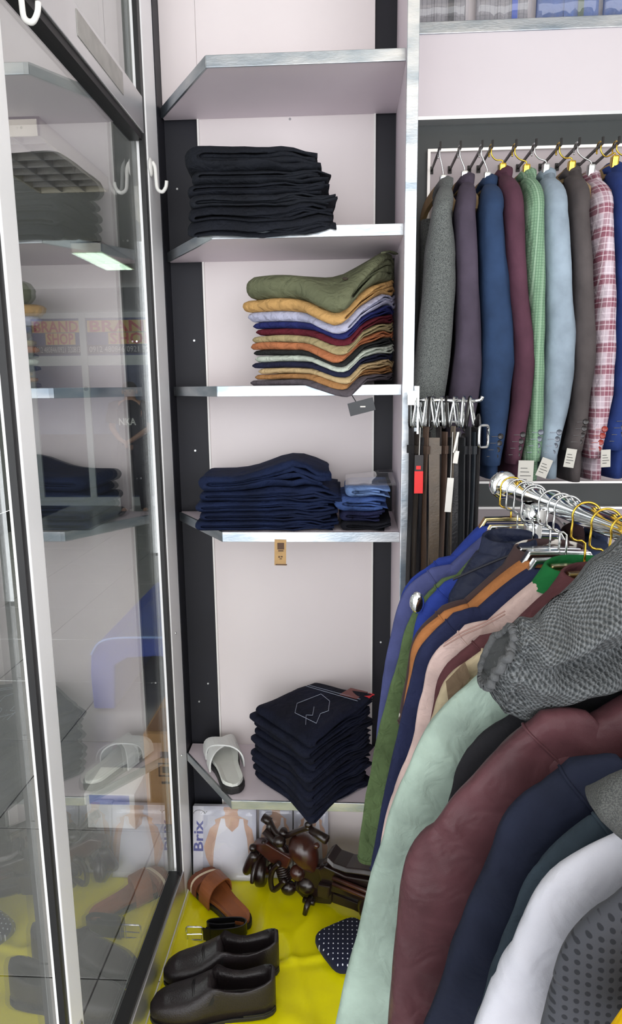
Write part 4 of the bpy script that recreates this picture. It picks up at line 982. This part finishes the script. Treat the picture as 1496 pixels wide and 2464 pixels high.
# ------------------------------------------------------------------ shoes and sandals
LEATHER = mat('dark_brown_leather', (36, 30, 32), rough=.36, var=.15, vscale=20, bump=.2, bscale=260, spec=.35)
SHOE_IN = mat('black_lining', (16, 15, 16), rough=.8)
SOLE = mat('black_sole', (20, 19, 20), rough=.55)
def frame2(a, b):
    a, b = Vector(a), Vector(b); d = (b-a); L = d.length; d.normalize(); s = Vector((d.y, -d.x, 0)); return a, d, s, L
def loafer(toe, heel, label, flip=1):
    a, d, s, L = frame2(toe, heel); z0 = a.z
    t = thing('leather_shoe', (a+d*L*.5), label, 'shoe', 'pair of dark leather shoes')
    def P(l, w, z): return a+d*(l*L)+s*w+Vector((0, 0, z))
    wid = [(0, .012), (.03, .028), (.1, .041), (.22, .05), (.35, .051), (.5, .044), (.65, .037), (.8, .037), (.92, .034), (.98, .024), (1, .014)]
    top = [(0, .03), (.04, .042), (.12, .052), (.25, .058), (.36, .068), (.46, .086), (.54, .098), (.62, .082), (.75, .076), (.88, .088), (.97, .098), (1, .098)]
    rings = []
    ls = [0, .015, .04, .08, .13, .19, .26, .33, .40, .45, .49, .53, .56, .6, .66, .73, .8, .86, .91, .95, .975, .99, 1]
    for l in ls:
        w = interp(wid, l)[0]; h = interp(top, l)[0]; ring = []
        op = 0 if l < .50 else (min(1, (l-.5)/.05) if l < .93 else max(0, 1-(l-.93)/.045))
        m_ = 21
        for k in range(m_):
            q = -1+2*k/(m_-1)                       # -1 left bottom .. 1 right bottom
            aq = abs(q)
            if aq > .45:                             # side wall
                e = (1-aq)/.55; ww = w*(1-.18*e**2-.22*e*(l < .5)); zz = .012+(h-.012)*(math.sin(e*PI/2)**.85)
                if op < 1 and l < .5: ww = w*math.cos(e*PI/2*.62)
            else:
                f = aq/.45; ww = w*.8*f
                if l < .5: ww = w*math.cos(PI/2*.62)*f
                zc = h*(1+.10*(1-f*f)) if op < 1 else h
                zin = lerp(.026, h, f**6)
                zz = lerp(zc, zin, op); ww = lerp(ww, w*.76*(f**.4), op)
            ring.append(P(l, math.copysign(ww, q) if q else 0, zz))
        rings.append(ring)
    o = put('upper', loft(rings, caps=False, closed=False), LEATHER, t, smooth=True)
    o.modifiers.new('t', 'SOLIDIFY').thickness = .0025
    R = [[P(l, sg*(interp(wid, l)[0]+.004), z) for sg, z in ((-1, 0), (1, 0), (1, .011), (-1, .011))] for l in ls]
    put('sole', loft(R), SOLE, t, bevel=.0015)
    put('heel', loft([[P(l, sg*(interp(wid, l)[0]+.003), z) for sg, z in ((-1, -.0), (1, -.0), (1, .016), (-1, .016))] for l in (.74, .82, .9, .96, .995)]), SOLE, t)
    put('insole', loft([[P(l, sg*(interp(wid, l)[0]-.009), z) for sg, z in ((-1, .02), (1, .02), (1, .0275), (-1, .0275))] for l in (.56, .65, .75, .85, .92)]), SHOE_IN, t)
    for sg in (-1, 1):   # elastic gore
        put('elastic_gore', prism([P(.47, sg*.0405, .055), P(.56, sg*.0365, .06), P(.58, sg*.034, .082), P(.53, sg*.034, .09)], s*(.003*sg)), SHOE_IN, t)
    for q in (.33, .345):
        pts = []
        for k in range(11):
            e = -1+2*k/10; w = interp(wid, q)[0]; h = interp(top, q)[0]; pts.append(P(q+.035*abs(e), w*math.sin(e*1.35)*.93, .004+h*1.09*math.cos(e*1.05)))
        put('stitching', tube(pts, .0009, 4), SHOE_IN, t)
    return t
zs = .106
loafer((-.482, 1.40, zs), (-.178, 1.44, zs), 'dark brown slip-on shoe, nearest of the pair on the yellow sheet')
loafer((-.476, 1.50, zs), (-.182, 1.555, zs), 'dark brown slip-on shoe, farther of the pair beside the coiled belt')

def slide(toe, heel, label, sole_m, bed_m, straps, wmax=.047, th=.026, group='sandals on display'):
    a, d, s, L = frame2(toe, heel); z0 = a.z
    t = thing('slide_sandal', a+d*L*.5, label, 'sandal', group)
    wid = [(0, .018), (.03, .032), (.1, .045), (.25, 1.0*wmax), (.38, wmax*.95), (.55, wmax*.74), (.72, wmax*.72), (.88, wmax*.72), (.96, wmax*.52), (1, wmax*.25)]
    def P(l, w, z): return a+d*(l*L)+s*w+Vector((0, 0, z))
    ls = [0, .02, .05, .1, .17, .25, .33, .42, .52, .62, .72, .82, .89, .94, .975, 1]
    def slab(g, z0_, z1_, cup=0):
        R = []
        for l in ls:
            w = interp(wid, l)[0]-g; lift = .012*max(0, (.2-l)/.2)**2
            ll = lerp(.5, l, (L-2*g)/L)
            R.append([P(ll, -w, z0_+lift), P(ll, w, z0_+lift), P(ll, w, z1_+lift+cup), P(ll, w*.6, z1_+lift), P(ll, -w*.6, z1_+lift), P(ll, -w, z1_+lift+cup)])
        return loft(R)
    put('sole', slab(0, 0, th*.72), sole_m, t, bevel=.003, smooth=False)
    put('footbed', slab(.004, th*.72, th, .004), bed_m, t, bevel=.0015)
    for (l0, skew, w, h, mt) in straps:
        P_ = []; wl = interp(wid, l0)[0]+.003
        for k in range(15):
            an = PI*k/14; e = math.cos(an); P_.append(P(l0+skew*e, wl*math.copysign(abs(e)**.8, e), th*.35+(h-th*.35)*(math.sin(an)**.62)))
        side = [d]*15
        put('strap', ribbon(P_, side, w, .0045), mt, t, bevel=.001)
    return t
BRN = mat('tan_brown_leather', (150, 86, 46), rough=.5, var=.15, vscale=18, bump=.1, bscale=200)
BRN2 = mat('dark_tan_strap', (122, 66, 40), rough=.5, var=.15, vscale=18)
CRM = mat('cream_strap', (222, 206, 178), rough=.55)
slide((-.462, 1.862, .105), (-.283, 1.672, .105), 'brown leather slide sandal with cream stripe on the yellow sheet', SOLE, BRN, [(.13, -.02, .03, .05, BRN2), (.185, -.03, .016, .056, CRM), (.24, -.04, .022, .058, MATS['dark_tan_strap']), (.36, .05, .055, .066, BRN)])
WL = mat('white_leather', (224, 226, 224), rough=.5, var=.04, vscale=20, bump=.15, bscale=220)
WLG = mat('pale_grey_footbed', (210, 212, 206), rough=.6, var=.05, vscale=20)
slide((-.392, 1.905, .5258), (-.306, 1.678, .5258), 'white slide sandal with crossed straps on the lowest shelf', SOLE, WLG, [(.27, .16, .05, .062, WL), (.29, -.15, .05, .066, WL)], th=.028, group='sandals on display')

# coiled belt with buckle
c = Vector((-.345, 1.625, .107))
t = thing('coiled_belt', c, 'coiled glossy black belt with silver buckle behind the dark shoes', 'belt')
P = [(-.405, 1.632, .127), (-.37, 1.628, .127), (-.32, 1.634, .127), (-.292, 1.645, .127), (-.284, 1.662, .127), (-.30, 1.674, .127), (-.345, 1.672, .127), (-.385, 1.664, .127), (-.392, 1.652, .127), (-.36, 1.647, .127), (-.315, 1.653, .127)]
put('strap', ribbon(spline(P, 6), (0, 0, 1), .037, .0036), mat('glossy_black_leather', (20, 20, 23), rough=.22), t)
b = [Vector((-.405+dx, 1.631, .127+dz)) for dx, dz in ((0, -.021), (-.038, -.021), (-.042, -.017), (-.042, .017), (-.038, .021), (0, .021), (.003, .017), (.003, -.017), (0, -.021))]
bk = put('buckle', tube(b, .0027, 8), CHROME, t, smooth=True)
put('prong', tube([(-.402, 1.63, .127), (-.445, 1.626, .128)], .002, 6), CHROME, bk)
put('keeper', ribbon([(-.392, 1.629, .127), (-.38, 1.629, .127)], (0, 0, 1), .042, .008), MATS['glossy_black_leather'], t)

# navy cloth with white dots
DOT = speckle_cloth('navy_white_dots', (24, 27, 48), (224, 226, 236), 78, voronoi=True, vthr=.15, bump=.05, stretch=(1, .8, 1), plane='xy')
rings = []
for i in range(13):
    v = i/12; ring = []
    for k in range(24):
        a = 2*PI*k/24; c_, s_ = math.cos(a), math.sin(a)
        e = math.sin(PI*min(.97, max(.03, v)))**.4
        lx = .075*math.copysign(abs(c_)**.45, c_); ly = .075*math.copysign(abs(s_)**.45, s_)
        e2 = lerp(1, .84, abs(2*v-1)**3)
        q = Matrix.Rotation(math.radians(32), 3, 'Z') @ Vector((lx*e2, ly*e2, 0))
        ring.append(Vector((.0, 1.612, .1085+.034*v))+q+Vector((0, 0, .004*nz(q.x*20, q.y*20, v, 3))))
    rings.append(ring)
tc_ = put('dotted_scarf', loft(rings), DOT, smooth=True); tag(tc_, 'folded navy scarf with white dots lying by the mint sleeve', 'scarf')

# ------------------------------------------------------------------ carved wooden motorcycle
WOOD = mat('dark_carved_wood', (34, 19, 16), rough=.3, col2=(20, 12, 11), vscale=18, stretch=(1, 1, 2.5), coat=.15)
WOODR = mat('red_brown_wood', (70, 32, 23), rough=.28, col2=(40, 20, 15), vscale=14, coat=.2)
def bp(px, py, off=0.0):
    d = ray(px, py); tt = (1.742-off)/(d.y+.4*d.x); return Vector((0, 0, CAMH))+d*tt
bx_ = Vector((1, -.4, 0)).normalized(); by_ = Vector((.4, 1, 0)).normalized()
mc = thing('wooden_motorcycle', (-.12, 1.79, .105), 'carved dark wooden model motorcycle on the yellow sheet', 'model motorcycle')
PX = 1.8/FPX
def W_(name, g, m_=WOOD, **k): return put(name, g, m_, mc, smooth=k.get('smooth', True), bevel=k.get('bevel', 0))
wc = bp(628, 2094)
wc.z = max(wc.z, .106+.045)
ax = (by_*.35+bx_*.95).normalized()
fw = W_('front_wheel', lathe([(.02, -.016), (.036, -.018), (.045, -.012), (.047, 0), (.045, .012), (.036, .018), (.02, .016)], wc, ax, 24))
put('hub', lathe([(.012, -.024), (.012, .024)], wc, ax, 12), WOODR, mc, smooth=True)
W_('fender', tube(spline([wc+Vector((0, 0, .0))+by_*.052, wc+by_*.036+Vector((0, 0, .04)), wc+Vector((0, 0, .055)), wc-by_*.04+Vector((0, 0, .036)), wc-by_*.056], 4), .014, 8, flat=.5))
for o_ in (-.03, .03):
    W_('fork', tube([wc+ax*o_, bp(655, 2025)+ax*o_*.8], .0075, 8))
    W_('fork_cap', ellipsoid(wc+ax*o_+Vector((0, 0, .004)), .012, .012, .018, 10, 7))
W_('fork_cover', tube(spline([bp(592, 2098, .03), bp(603, 2075, .03), bp(614, 2052, .03)], 3), [.012, .015, .016, .017, .017, .016, .012], 10))
W_('crown', prism([bp(604, 2034, .02), bp(640, 2030, .02), bp(700, 2066, .02), bp(690, 2092, .02), bp(650, 2076, .02)], by_*.04), WOODR, smooth=False, bevel=.004)
W_('lamp_knob', ellipsoid(bp(608, 2040, .03), .012, .012, .012, 10, 7))
W_('steering_head', tube([bp(636, 1998), bp(668, 2030), bp(694, 2062)], [.012, .015, .016], 10))
W_('headlight', ellipsoid(bp(672, 2024, .02), .02, .017, .018, 12, 9))
W_('gauge', lathe([(.011, -.01), (.013, 0), (.011, .008)], bp(682, 2002), (.2, -.4, 1), 12))
W_('handlebar', tube(spline([bp(634, 1972, -.02), bp(648, 1976, -.02), bp(655, 1990, -.01), bp(668, 2008), bp(690, 2010), bp(715, 2000, .02), bp(745, 1990, .04)], 4), .0088, 8))
W_('grip', tube([bp(632, 1966, -.02), bp(650, 1978, -.02)], .013, 8))
W_('grip', tube([bp(748, 1996, .045), bp(786, 2021, .06)], [.0115, .0135], 8)); W_('lever', tube([bp(752, 2004, .045), bp(782, 2028, .06)], .004, 6))
W_('mirror', ellipsoid(bp(742, 1985, .04), .012, .008, .011, 10, 7))
W_('mirror', ellipsoid(bp(650, 1992, -.01), .014, .009, .016, 10, 7))
tA, tB = bp(712, 2010), bp(762, 2108)
tx = (tB-tA); tl = tx.length; tx.normalize()
W_('fuel_tank', lathe([(.006, -.004), (.024, .004), (.036, .018), (.0415, .036), (.041, .054), (.036, .075), (.026, .096), (.014, .112), (.004, .12)], tA, tx, 22), WOODR)
W_('tank_cap', ellipsoid(bp(761, 2034, .03), .01, .01, .009, 10, 7), WOODR)
ea, eb = bp(676, 2078), bp(690, 2124); ex = (eb-ea).normalized()
prof = []
for k in range(7): prof += [(.022, k*.0075), (.022, k*.0075+.004), (.017, k*.0075+.0045), (.017, k*.0075+.0072)]
W_('cylinder', lathe(prof, ea, ex, 18))
W_('crankcase', ellipsoid(bp(694, 2136, .01), .024, .02, .022, 14, 9)); W_('crankcase', ellipsoid(bp(716, 2100, .01), .024, .022, .024, 14, 9), WOODR)
W_('crankcase', ellipsoid(bp(740, 2128, .0), .032, .026, .028, 14, 9))
W_('exhaust_pipe', tube(spline([bp(672, 2078, .03), bp(658, 2090, .03), bp(651, 2115, .03), bp(656, 2140, .03), bp(670, 2134, .03), bp(686, 2118, .03)], 4), .0085, 8))
W_('lower_frame', prism([bp(700, 2136), bp(706, 2124), bp(800, 2150), bp(905, 2192), bp(905, 2220), bp(850, 2190), bp(780, 2166)], by_*.03), smooth=False, bevel=.003)
W_('rear_body', prism([bp(764, 2092, .02), bp(780, 2084, .02), bp(830, 2108, .02), bp(930, 2126, .02), bp(930, 2180, .02), bp(860, 2166, .02), bp(775, 2140, .02)], by_*.055), WOOD, smooth=False, bevel=.005)
W_('gearbox', prism([bp(722, 2090, .01), bp(770, 2086, .01), bp(800, 2128, .01), bp(796, 2178, .01), bp(738, 2172, .01), bp(706, 2140, .01)], by_*.045), smooth=False, bevel=.006)
W_('seat', loft([[bp(px, py, .03)+by_*o+Vector((0, 0, q)) for o, q in ((0, 0), (.075, 0), (.07, .014), (.005, .014))] for px, py in ((776, 2082), (786, 2076), (800, 2090), (830, 2101), (870, 2106), (930, 2116))]), smooth=False, bevel=.003)
for dy_ in (0, 14): W_('side_pipe', tube([bp(800, 2112+dy_, .03), bp(880, 2144+dy_, .03), bp(930, 2160+dy_, .03)], .0065, 8), WOODR)
W_('side_box', prism([bp(764, 2128, .035), bp(794, 2134, .035), bp(788, 2166, .035), bp(762, 2158, .035)], by_*.03), smooth=False, bevel=.004)
W_('kickstand', tube([bp(748, 2160, .02), bp(738, 2180, .05), Vector((-.125, 1.735, .108))], [.010, .009, .007], 8)); W_('peg', tube([bp(730, 2165, .03), bp(756, 2172, .03)], .009, 8))
rw = bp(905, 2170); rw.z = .106+.052
W_('rear_wheel', lathe([(.024, -.018), (.042, -.02), (.052, -.014), (.054, 0), (.052, .014), (.042, .02), (.024, .018)], rw, by_, 26))

# ------------------------------------------------------------------ packaged vests standing against the wall
CARD = mat('pale_package_card', (200, 202, 214), rough=.45)
SKIN = mat('printed_skin', (214, 172, 144), rough=.5, var=.08, vscale=40)
VEST = mat('printed_white_vest', (226, 226, 232), rough=.5)
BLUEI = mat('blue_ink', (52, 60, 150), rough=.5)
HAIR = mat('printed_hair', (110, 82, 66), rough=.6)
def package(x0, w, h, label, yb=1.868, lean=.17, th=.018, brand=True, flip=1):
    o0 = Vector((x0, yb, .1045)); ux = Vector((1, 0, 0)); uy = Vector((0, math.sin(lean), math.cos(lean))); un = Vector((0, -math.cos(lean), math.sin(lean)))
    t = thing('vest_package', o0+ux*w/2, label, 'package', 'packaged vests against the wall')
    def Q(u, v, d=0): return o0+ux*(u*w)+uy*(v*h)+un*d
    b = put('box', prism([Q(0, 0, -th), Q(1, 0, -th), Q(1, 1, -th), Q(0, 1, -th)], un*th), CARD, t, bevel=.002)
    def flat(nm, pts, m_, d): put(nm, prism([Q(u, v, d) for u, v in pts], un*.0003), m_, b)
    ox = .6 if brand else .5
    def fx(pts): return [(min(.99, max(.01, ox+(u-.5)*(.98 if brand else 1.15)*flip)), v) for u, v in pts]
    flat('print_arm', fx([(.20, .12), (.30, .10), (.33, .40), (.36, .62), (.30, .80), (.16, .70), (.06, .45), (.10, .30)]), SKIN, .0003)
    flat('print_arm', fx([(.80, .12), (.72, .12), (.70, .40), (.66, .62), (.72, .80), (.84, .70), (.92, .45), (.88, .30)]), SKIN, .0003)
    flat('print_neck', fx([(.30, .62), (.74, .62), (.78, .82), (.62, .88), (.60, .95), (.42, .95), (.40, .88), (.24, .82)]), SKIN, .0005)
    flat('print_vest', fx([(.20, .02), (.82, .02), (.78, .40), (.76, .58), (.72, .72), (.70, .84), (.64, .84), (.62, .74), (.52, .66), (.42, .74), (.40, .84), (.34, .84), (.30, .72), (.26, .58), (.22, .40)]), VEST, .0008)
    flat('print_head', fx([(.42, .90), (.58, .90), (.62, .96), (.61, .995), (.39, .995), (.38, .96)]), SKIN, .0008)
    if brand:
        flat('print_strip', [(.0, 0), (.15, 0), (.17, 1), (.0, 1)], mat('package_white', (226, 226, 232), rough=.4), .0011)
        place_text('Brix', .042, Q(.155, .38, .0016), uy, -ux, 'print_brand', BLUEI, b, width=.1, bold=True)
        place_text('L', .02, Q(.10, .05, .0016), uy, -ux, 'print_size', BLUEI, b)
        P = [Q(.10+.09*math.cos(a), .90+.05*math.sin(a), .0016) for a in (PI*k/10 for k in range(11))]
        put('print_crest', tube(P, .0009, 4), INK, b); put('print_crest', tube([Q(.13, .90, .0016), Q(.16, .935, .0016), Q(.19, .90, .0016), Q(.22, .935, .0016)], .0008, 4), INK, b)
    V, F = [], []
    for j in range(9):
        for i in range(9): V.append(Q(i/8, j/8, .005+.004*nz(i*.9, j*.7, x0*9, 4)+.003*nz(i*1.7+j*.9, j*.6-i*.4, 1, 2)))
    for j in range(8):
        for i in range(8): a_ = j*9+i; F.append((a_, a_+1, a_+10, a_+9))
    f = put('clear_wrap', (V, F), PLASTIC_FILM, t, smooth=True); f.modifiers.new('t', 'SOLIDIFY').thickness = .0003
package(-.482, .198, .232, 'packaged white vest printed Brix leaning on the wall by the glass')
package(-.277, .105, .228, 'second packaged vest behind the motorcycle handlebar', yb=1.885, brand=False)
package(-.168, .108, .226, 'third packaged vest behind the motorcycle tank', yb=1.885, brand=False)

# ------------------------------------------------------------------ the far side of the glass
ALUW = mat('white_door_frame', (206, 212, 212), rough=.45)
FY_ = 9.32
w2 = thing('window_2', (-2.75, FY_, 0), None, None, kind='structure')
xs_ = [-4.3, -3.55, -2.42, -1.2]
for x in xs_: put('mullion', box(x-.045, x+.045, FY_-.05, FY_+.05, 0, 2.62), ALUW, w2, bevel=.004)
for z0, z1 in ((0, .12), (1.93, 2.06), (2.55, 2.62)):
    for a, b in zip(xs_, xs_[1:]): put('transom', box(a+.045, b-.045, FY_-.045, FY_+.045, z0, z1), ALUW, w2)
for a, b in zip(xs_, xs_[1:]):
    put('pane', box(a+.045, b-.045, FY_-.004, FY_+.004, .12, 1.93), GLASS, w2); put('pane', box(a+.045, b-.045, FY_-.004, FY_+.004, 2.06, 2.55), GLASS, w2)
put('lock', lathe([(.03, 0), (.03, -.02), (.02, -.03)], (-3.55, FY_-.05, 1.62), (0, 1, 0), 12), mat('grey_lock', (120, 124, 128), rough=.4), w2)
ORED = mat('sign_orange_red', (206, 62, 40), rough=.5); SBLU = mat('sign_blue', (48, 66, 120), rough=.5); SDARK = mat('sign_dark_blue', (26, 36, 62), rough=.5); SYEL = mat('sign_yellow', (230, 190, 90), rough=.5)
for k, (a, b) in enumerate(zip(xs_, xs_[1:])):
    x0, x1 = a+.046, b-.046; w = x1-x0
    s = thing('shop_sign', ((x0+x1)/2, FY_-.012, 2.08), ['orange BRAND SHOP window sign at the far left', 'orange BRAND SHOP window sign above the standing person', 'orange BRAND SHOP window sign at the far right'][k], 'sign', 'window signs')
    put('board', box(x0, x1, FY_-.016, FY_-.006, 2.061, 2.549), SBLU, s)
    put('band', box(x0, x1, FY_-.018, FY_-.016, 2.08, 2.2), SDARK, s)
    for tx_, zz, hh, wd, xx in (('BRAND', 2.375, .2, w*.94, x0+w*.03), ('SHOP', 2.215, .2, w*.56, x0+w*.3)):
        put('plate', box(xx-.02, xx+wd+.02, FY_-.0175, FY_-.016, zz-.008, zz+.145), SYEL, s)
        place_text(tx_, hh, (xx, FY_-.02, zz), (1, 0, 0), (0, 0, 1), 'lettering', ORED, s, width=wd, bold=True)
    place_text('0912 480846/0921 320813', .11, (x0+w*.02, FY_-.021, 2.105), (1, 0, 0), (0, 0, 1), 'numbers', PAPER, s, width=w*.96)
    p = thing('window_poster', ((x0+x1)/2, FY_-.012, .2), ['dark blue poster behind the far left pane', 'dark blue poster with cloudy sky behind the standing person', 'dark blue poster behind the far right pane'][k], 'poster', 'window posters')
    put('sheet', box(x0, x1, FY_-.014, FY_-.006, .121, 1.929), mat('poster_blue', (50, 62, 96), rough=.6, col2=(96, 110, 140), vscale=2.2), p)
    put('dark_foot', box(x0, x1, FY_-.016, FY_-.0145, .14, 1.0), mat('poster_dark', (34, 36, 42), rough=.6, var=.2, vscale=4), p)

# person standing with hands folded
def person(x, y, label):
    t = thing('person', (x, y, 0), label, 'person')
    sk = mat('person_skin', (176, 130, 106), rough=.55); bl = cloth('black_tshirt', (34, 34, 37)); tr = cloth('dark_trousers', (30, 30, 35))
    me = bpy.data.meshes.new('body'); b = bmesh.new()
    J = dict(pel=(0, 0, .95), sp=(0, .01, 1.15), ch=(0, 0, 1.36), nk=(0, -.005, 1.47), hd=(0, -.02, 1.55), ht=(0, -.015, 1.63),
             ls=(-.19, 0, 1.40), le=(-.25, -.03, 1.13), lw=(-.10, -.20, 1.0), rs=(.19, 0, 1.40), re=(.25, -.03, 1.13), rw=(.08, -.21, 1.0),
             lh=(-.09, 0, .9), lk=(-.12, -.02, .5), la=(-.13, .01, .1), lt=(-.15, -.16, .045), rh=(.09, 0, .9), rk=(.12, -.02, .5), ra=(.13, .01, .1), rt=(.15, -.16, .045),
             lp=(-.04, -.225, .97), rp=(.03, -.235, .965))
    Rr = dict(pel=.14, sp=.125, ch=.13, nk=.055, hd=.085, ht=.085, ls=.065, le=.043, lw=.03, rs=.065, re=.043, rw=.03, lh=.09, lk=.06, la=.042, lt=.03, rh=.09, rk=.06, ra=.042, rt=.03, lp=.032, rp=.032)
    E_ = [('pel', 'sp'), ('sp', 'ch'), ('ch', 'nk'), ('nk', 'hd'), ('hd', 'ht'), ('ch', 'ls'), ('ls', 'le'), ('le', 'lw'), ('lw', 'lp'), ('ch', 'rs'), ('rs', 're'), ('re', 'rw'), ('rw', 'rp'), ('pel', 'lh'), ('lh', 'lk'), ('lk', 'la'), ('la', 'lt'), ('pel', 'rh'), ('rh', 'rk'), ('rk', 'ra'), ('ra', 'rt')]
    for i, (nm, sx) in enumerate((('l', -1), ('r', 1))):          # fingers rooted in the palms
        base = Vector(J[nm+'p'])
        for f in range(4):
            k1, k2 = nm+'f%d' % f, nm+'g%d' % f
            J[k1] = tuple(base+Vector((-sx*(.03+.004*f), -.01, -.022+.017*f-.03))); J[k2] = tuple(base+Vector((-sx*(.05+.004*f), .0, -.06+.014*f-.02)))
            Rr[k1], Rr[k2] = .0095, .008; E_ += [(nm+'p', k1), (k1, k2)]
        J[nm+'th'] = tuple(base+Vector((-sx*.012, -.035, .012))); Rr[nm+'th'] = .011; E_.append((nm+'p', nm+'th'))
    idx = {}
    for k, v in J.items(): idx[k] = b.verts.new(v)
    for a, c in E_: b.edges.new((idx[a], idx[c]))
    b.to_mesh(me); b.free()
    o = bpy.data.objects.new('body_tmp', me); C.objects.link(o)
    md = o.modifiers.new('s', 'SKIN'); md.use_smooth_shade = True
    sv = me.skin_vertices[0].data
    for i, k in enumerate(J): sv[i].radius = (Rr[k], Rr[k]); sv[i].use_root = (k == 'pel')
    o.modifiers.new('ss', 'SUBSURF').levels = 1
    dg = bpy.context.evaluated_depsgraph_get(); ev = bpy.data.meshes.new_from_object(o.evaluated_get(dg))
    V = [v.co + Vector((x, y, 0)) for v in ev.vertices]; F = [tuple(p.vertices) for p in ev.polygons]
    bpy.data.objects.remove(o)
    body = put('body', (V, F), sk, t, smooth=True)
    O = Vector((x, y, 0))
    def el(rx, ry, cx, cy, z, n=20): return [O+Vector((cx+rx*math.cos(2*PI*k/n), cy+ry*math.sin(2*PI*k/n), z)) for k in range(n)]
    sh = put('tshirt', loft([el(.165, .135, 0, 0, .92), el(.165, .135, 0, 0, 1.0), el(.16, .13, 0, .005, 1.15), el(.18, .14, 0, 0, 1.3), el(.19, .12, 0, 0, 1.38), el(.13, .09, 0, 0, 1.44), el(.07, .065, 0, 0, 1.475)]), bl, t, smooth=True)
    for sx in (-1, 1): put('sleeve', tube([O+Vector((sx*.14, 0, 1.395)), O+Vector((sx*.2, 0, 1.39)), O+Vector((sx*.235, -.02, 1.25)), O+Vector((sx*.245, -.025, 1.19))], [.085, .092, .084, .078], 12), bl, sh, smooth=True)
    place_text('NKA', .12, O+Vector((-.12, -.143, 1.17)), (1, 0, 0), (0, 0, 1), 'shirt_print', PAPER, sh, width=.22, bold=True)
    for sx in (-1, 1): put('trouser_leg', tube([O+Vector((sx*.075, 0, .97)), O+Vector((sx*.095, 0, .85)), O+Vector((sx*.12, -.02, .5)), O+Vector((sx*.13, .01, .09))], [.1, .108, .082, .072], 14), tr, t, smooth=True)
    put('hair', loft([el(.088, .095, 0, .0, z) if z < 1.63 else el(.088*math.sqrt(max(.02, 1-((z-1.63)/.075)**2)), .098*math.sqrt(max(.02, 1-((z-1.63)/.075)**2)), 0, .0, z) for z in (1.605, 1.63, 1.655, 1.68, 1.7)]), mat('dark_hair', (30, 24, 22), rough=.6), t, smooth=True)
    for sx in (-1, 1):
        put('eye', ellipsoid(O+Vector((sx*.032, -.1, 1.585)), .013, .008, .007, 8, 6), mat('eye_dark', (40, 34, 32), rough=.3), t, smooth=True)
        put('ear', ellipsoid(O+Vector((sx*.09, -.01, 1.575)), .012, .02, .03, 8, 6), sk, t, smooth=True)
        put('shoe', loft([[O+Vector((sx*.145+w*math.cos(a), yy, .045+h*math.sin(a))) for a in (2*PI*k/12 for k in range(12))] for yy, w, h in ((.08, .03, .04), (.05, .045, .045), (-.05, .05, .043), (-.15, .05, .035), (-.2, .035, .025))]), mat('sneaker', (60, 60, 62), rough=.5), t, smooth=True)
    put('nose', ellipsoid(O+Vector((0, -.108, 1.56)), .013, .017, .022, 8, 6), sk, t, smooth=True)
    put('mouth', ellipsoid(O+Vector((0, -.098, 1.52)), .025, .008, .006, 8, 6), mat('lips', (140, 84, 78), rough=.5), t, smooth=True)
    return t
person(-2.72, 8.55, 'person in black t-shirt and dark trousers standing with folded hands behind the glass')

# blue padded bench
BLUEV = mat('blue_vinyl', (26, 62, 158), rough=.28, var=.12, vscale=5, spec=.6)
prof = [(-1.29, .015), (-1.295, .2), (-1.285, .31), (-1.24, .375), (-1.15, .40), (-.95, .405), (-.70, .40), (-.64, .37), (-.62, .3), (-.62, .015), (-.70, .015), (-.71, .24), (-.76, .29), (-.95, .30), (-1.1, .29), (-1.165, .25), (-1.18, .015)]
t = thing('padded_bench', (-.95, 3.6, .0), 'blue vinyl padded bench with slab ends seen through the glass', 'bench')
put('cushion', prism([(x, 3.17, z) for x, z in prof], (0, 1.05, 0)), BLUEV, t, bevel=.012, smooth=False, seg=3)
put('piping', tube(spline([(-1.28, 3.163, .31), (-1.236, 3.163, .372), (-1.15, 3.163, .398), (-.95, 3.163, .403), (-.70, 3.163, .398)], 5), .006, 6), mat('pale_blue_piping', (120, 150, 210), rough=.4), t, smooth=True)
# cardboard box with open flap, and a printed shoe box
KR = mat('kraft_cardboard', (190, 146, 98), rough=.8, var=.06, vscale=10)
t = thing('cardboard_box', (-.63, 2.45, 0), 'brown cardboard box with one flap up standing behind the glass', 'box')
put('carton', box(-.75, -.565, 2.28, 2.62, .002, .37), KR, t, bevel=.002)
put('flap', prism([(-.745, 2.30, .371), (-.57, 2.30, .371), (-.57, 2.34, .44), (-.70, 2.34, .44)], (0, .004, 0)), mat('kraft_inside', (120, 88, 60), rough=.85), t)
g = join(box(-.70, -.64, 2.2785, 2.2795, .20, .205), box(-.70, -.64, 2.2785, 2.2795, .25, .255), box(-.70, -.695, 2.2785, 2.2795, .20, .255), box(-.645, -.64, 2.2785, 2.2795, .20, .255), box(-.685, -.655, 2.2785, 2.2795, .215, .24), box(-.69, -.65, 2.2785, 2.2795, .17, .18), box(-.69, -.655, 2.2785, 2.2795, .275, .30))
put('print', g, MATS['brown_print'], t)
t = thing('shoe_box', (-.88, 2.33, 0), 'small white box with a blue printed lid on the tiles behind the glass', 'box')
put('base', box(-.97, -.79, 2.25, 2.42, .002, .13), PAPER, t, bevel=.002); put('lid', box(-.975, -.785, 2.245, 2.425, .1, .145), PAPER, t, bevel=.002)
put('print', box(-.955, -.805, 2.2435, 2.2448, .104, .141), mat('lid_blue', (110, 126, 190), rough=.5), t)
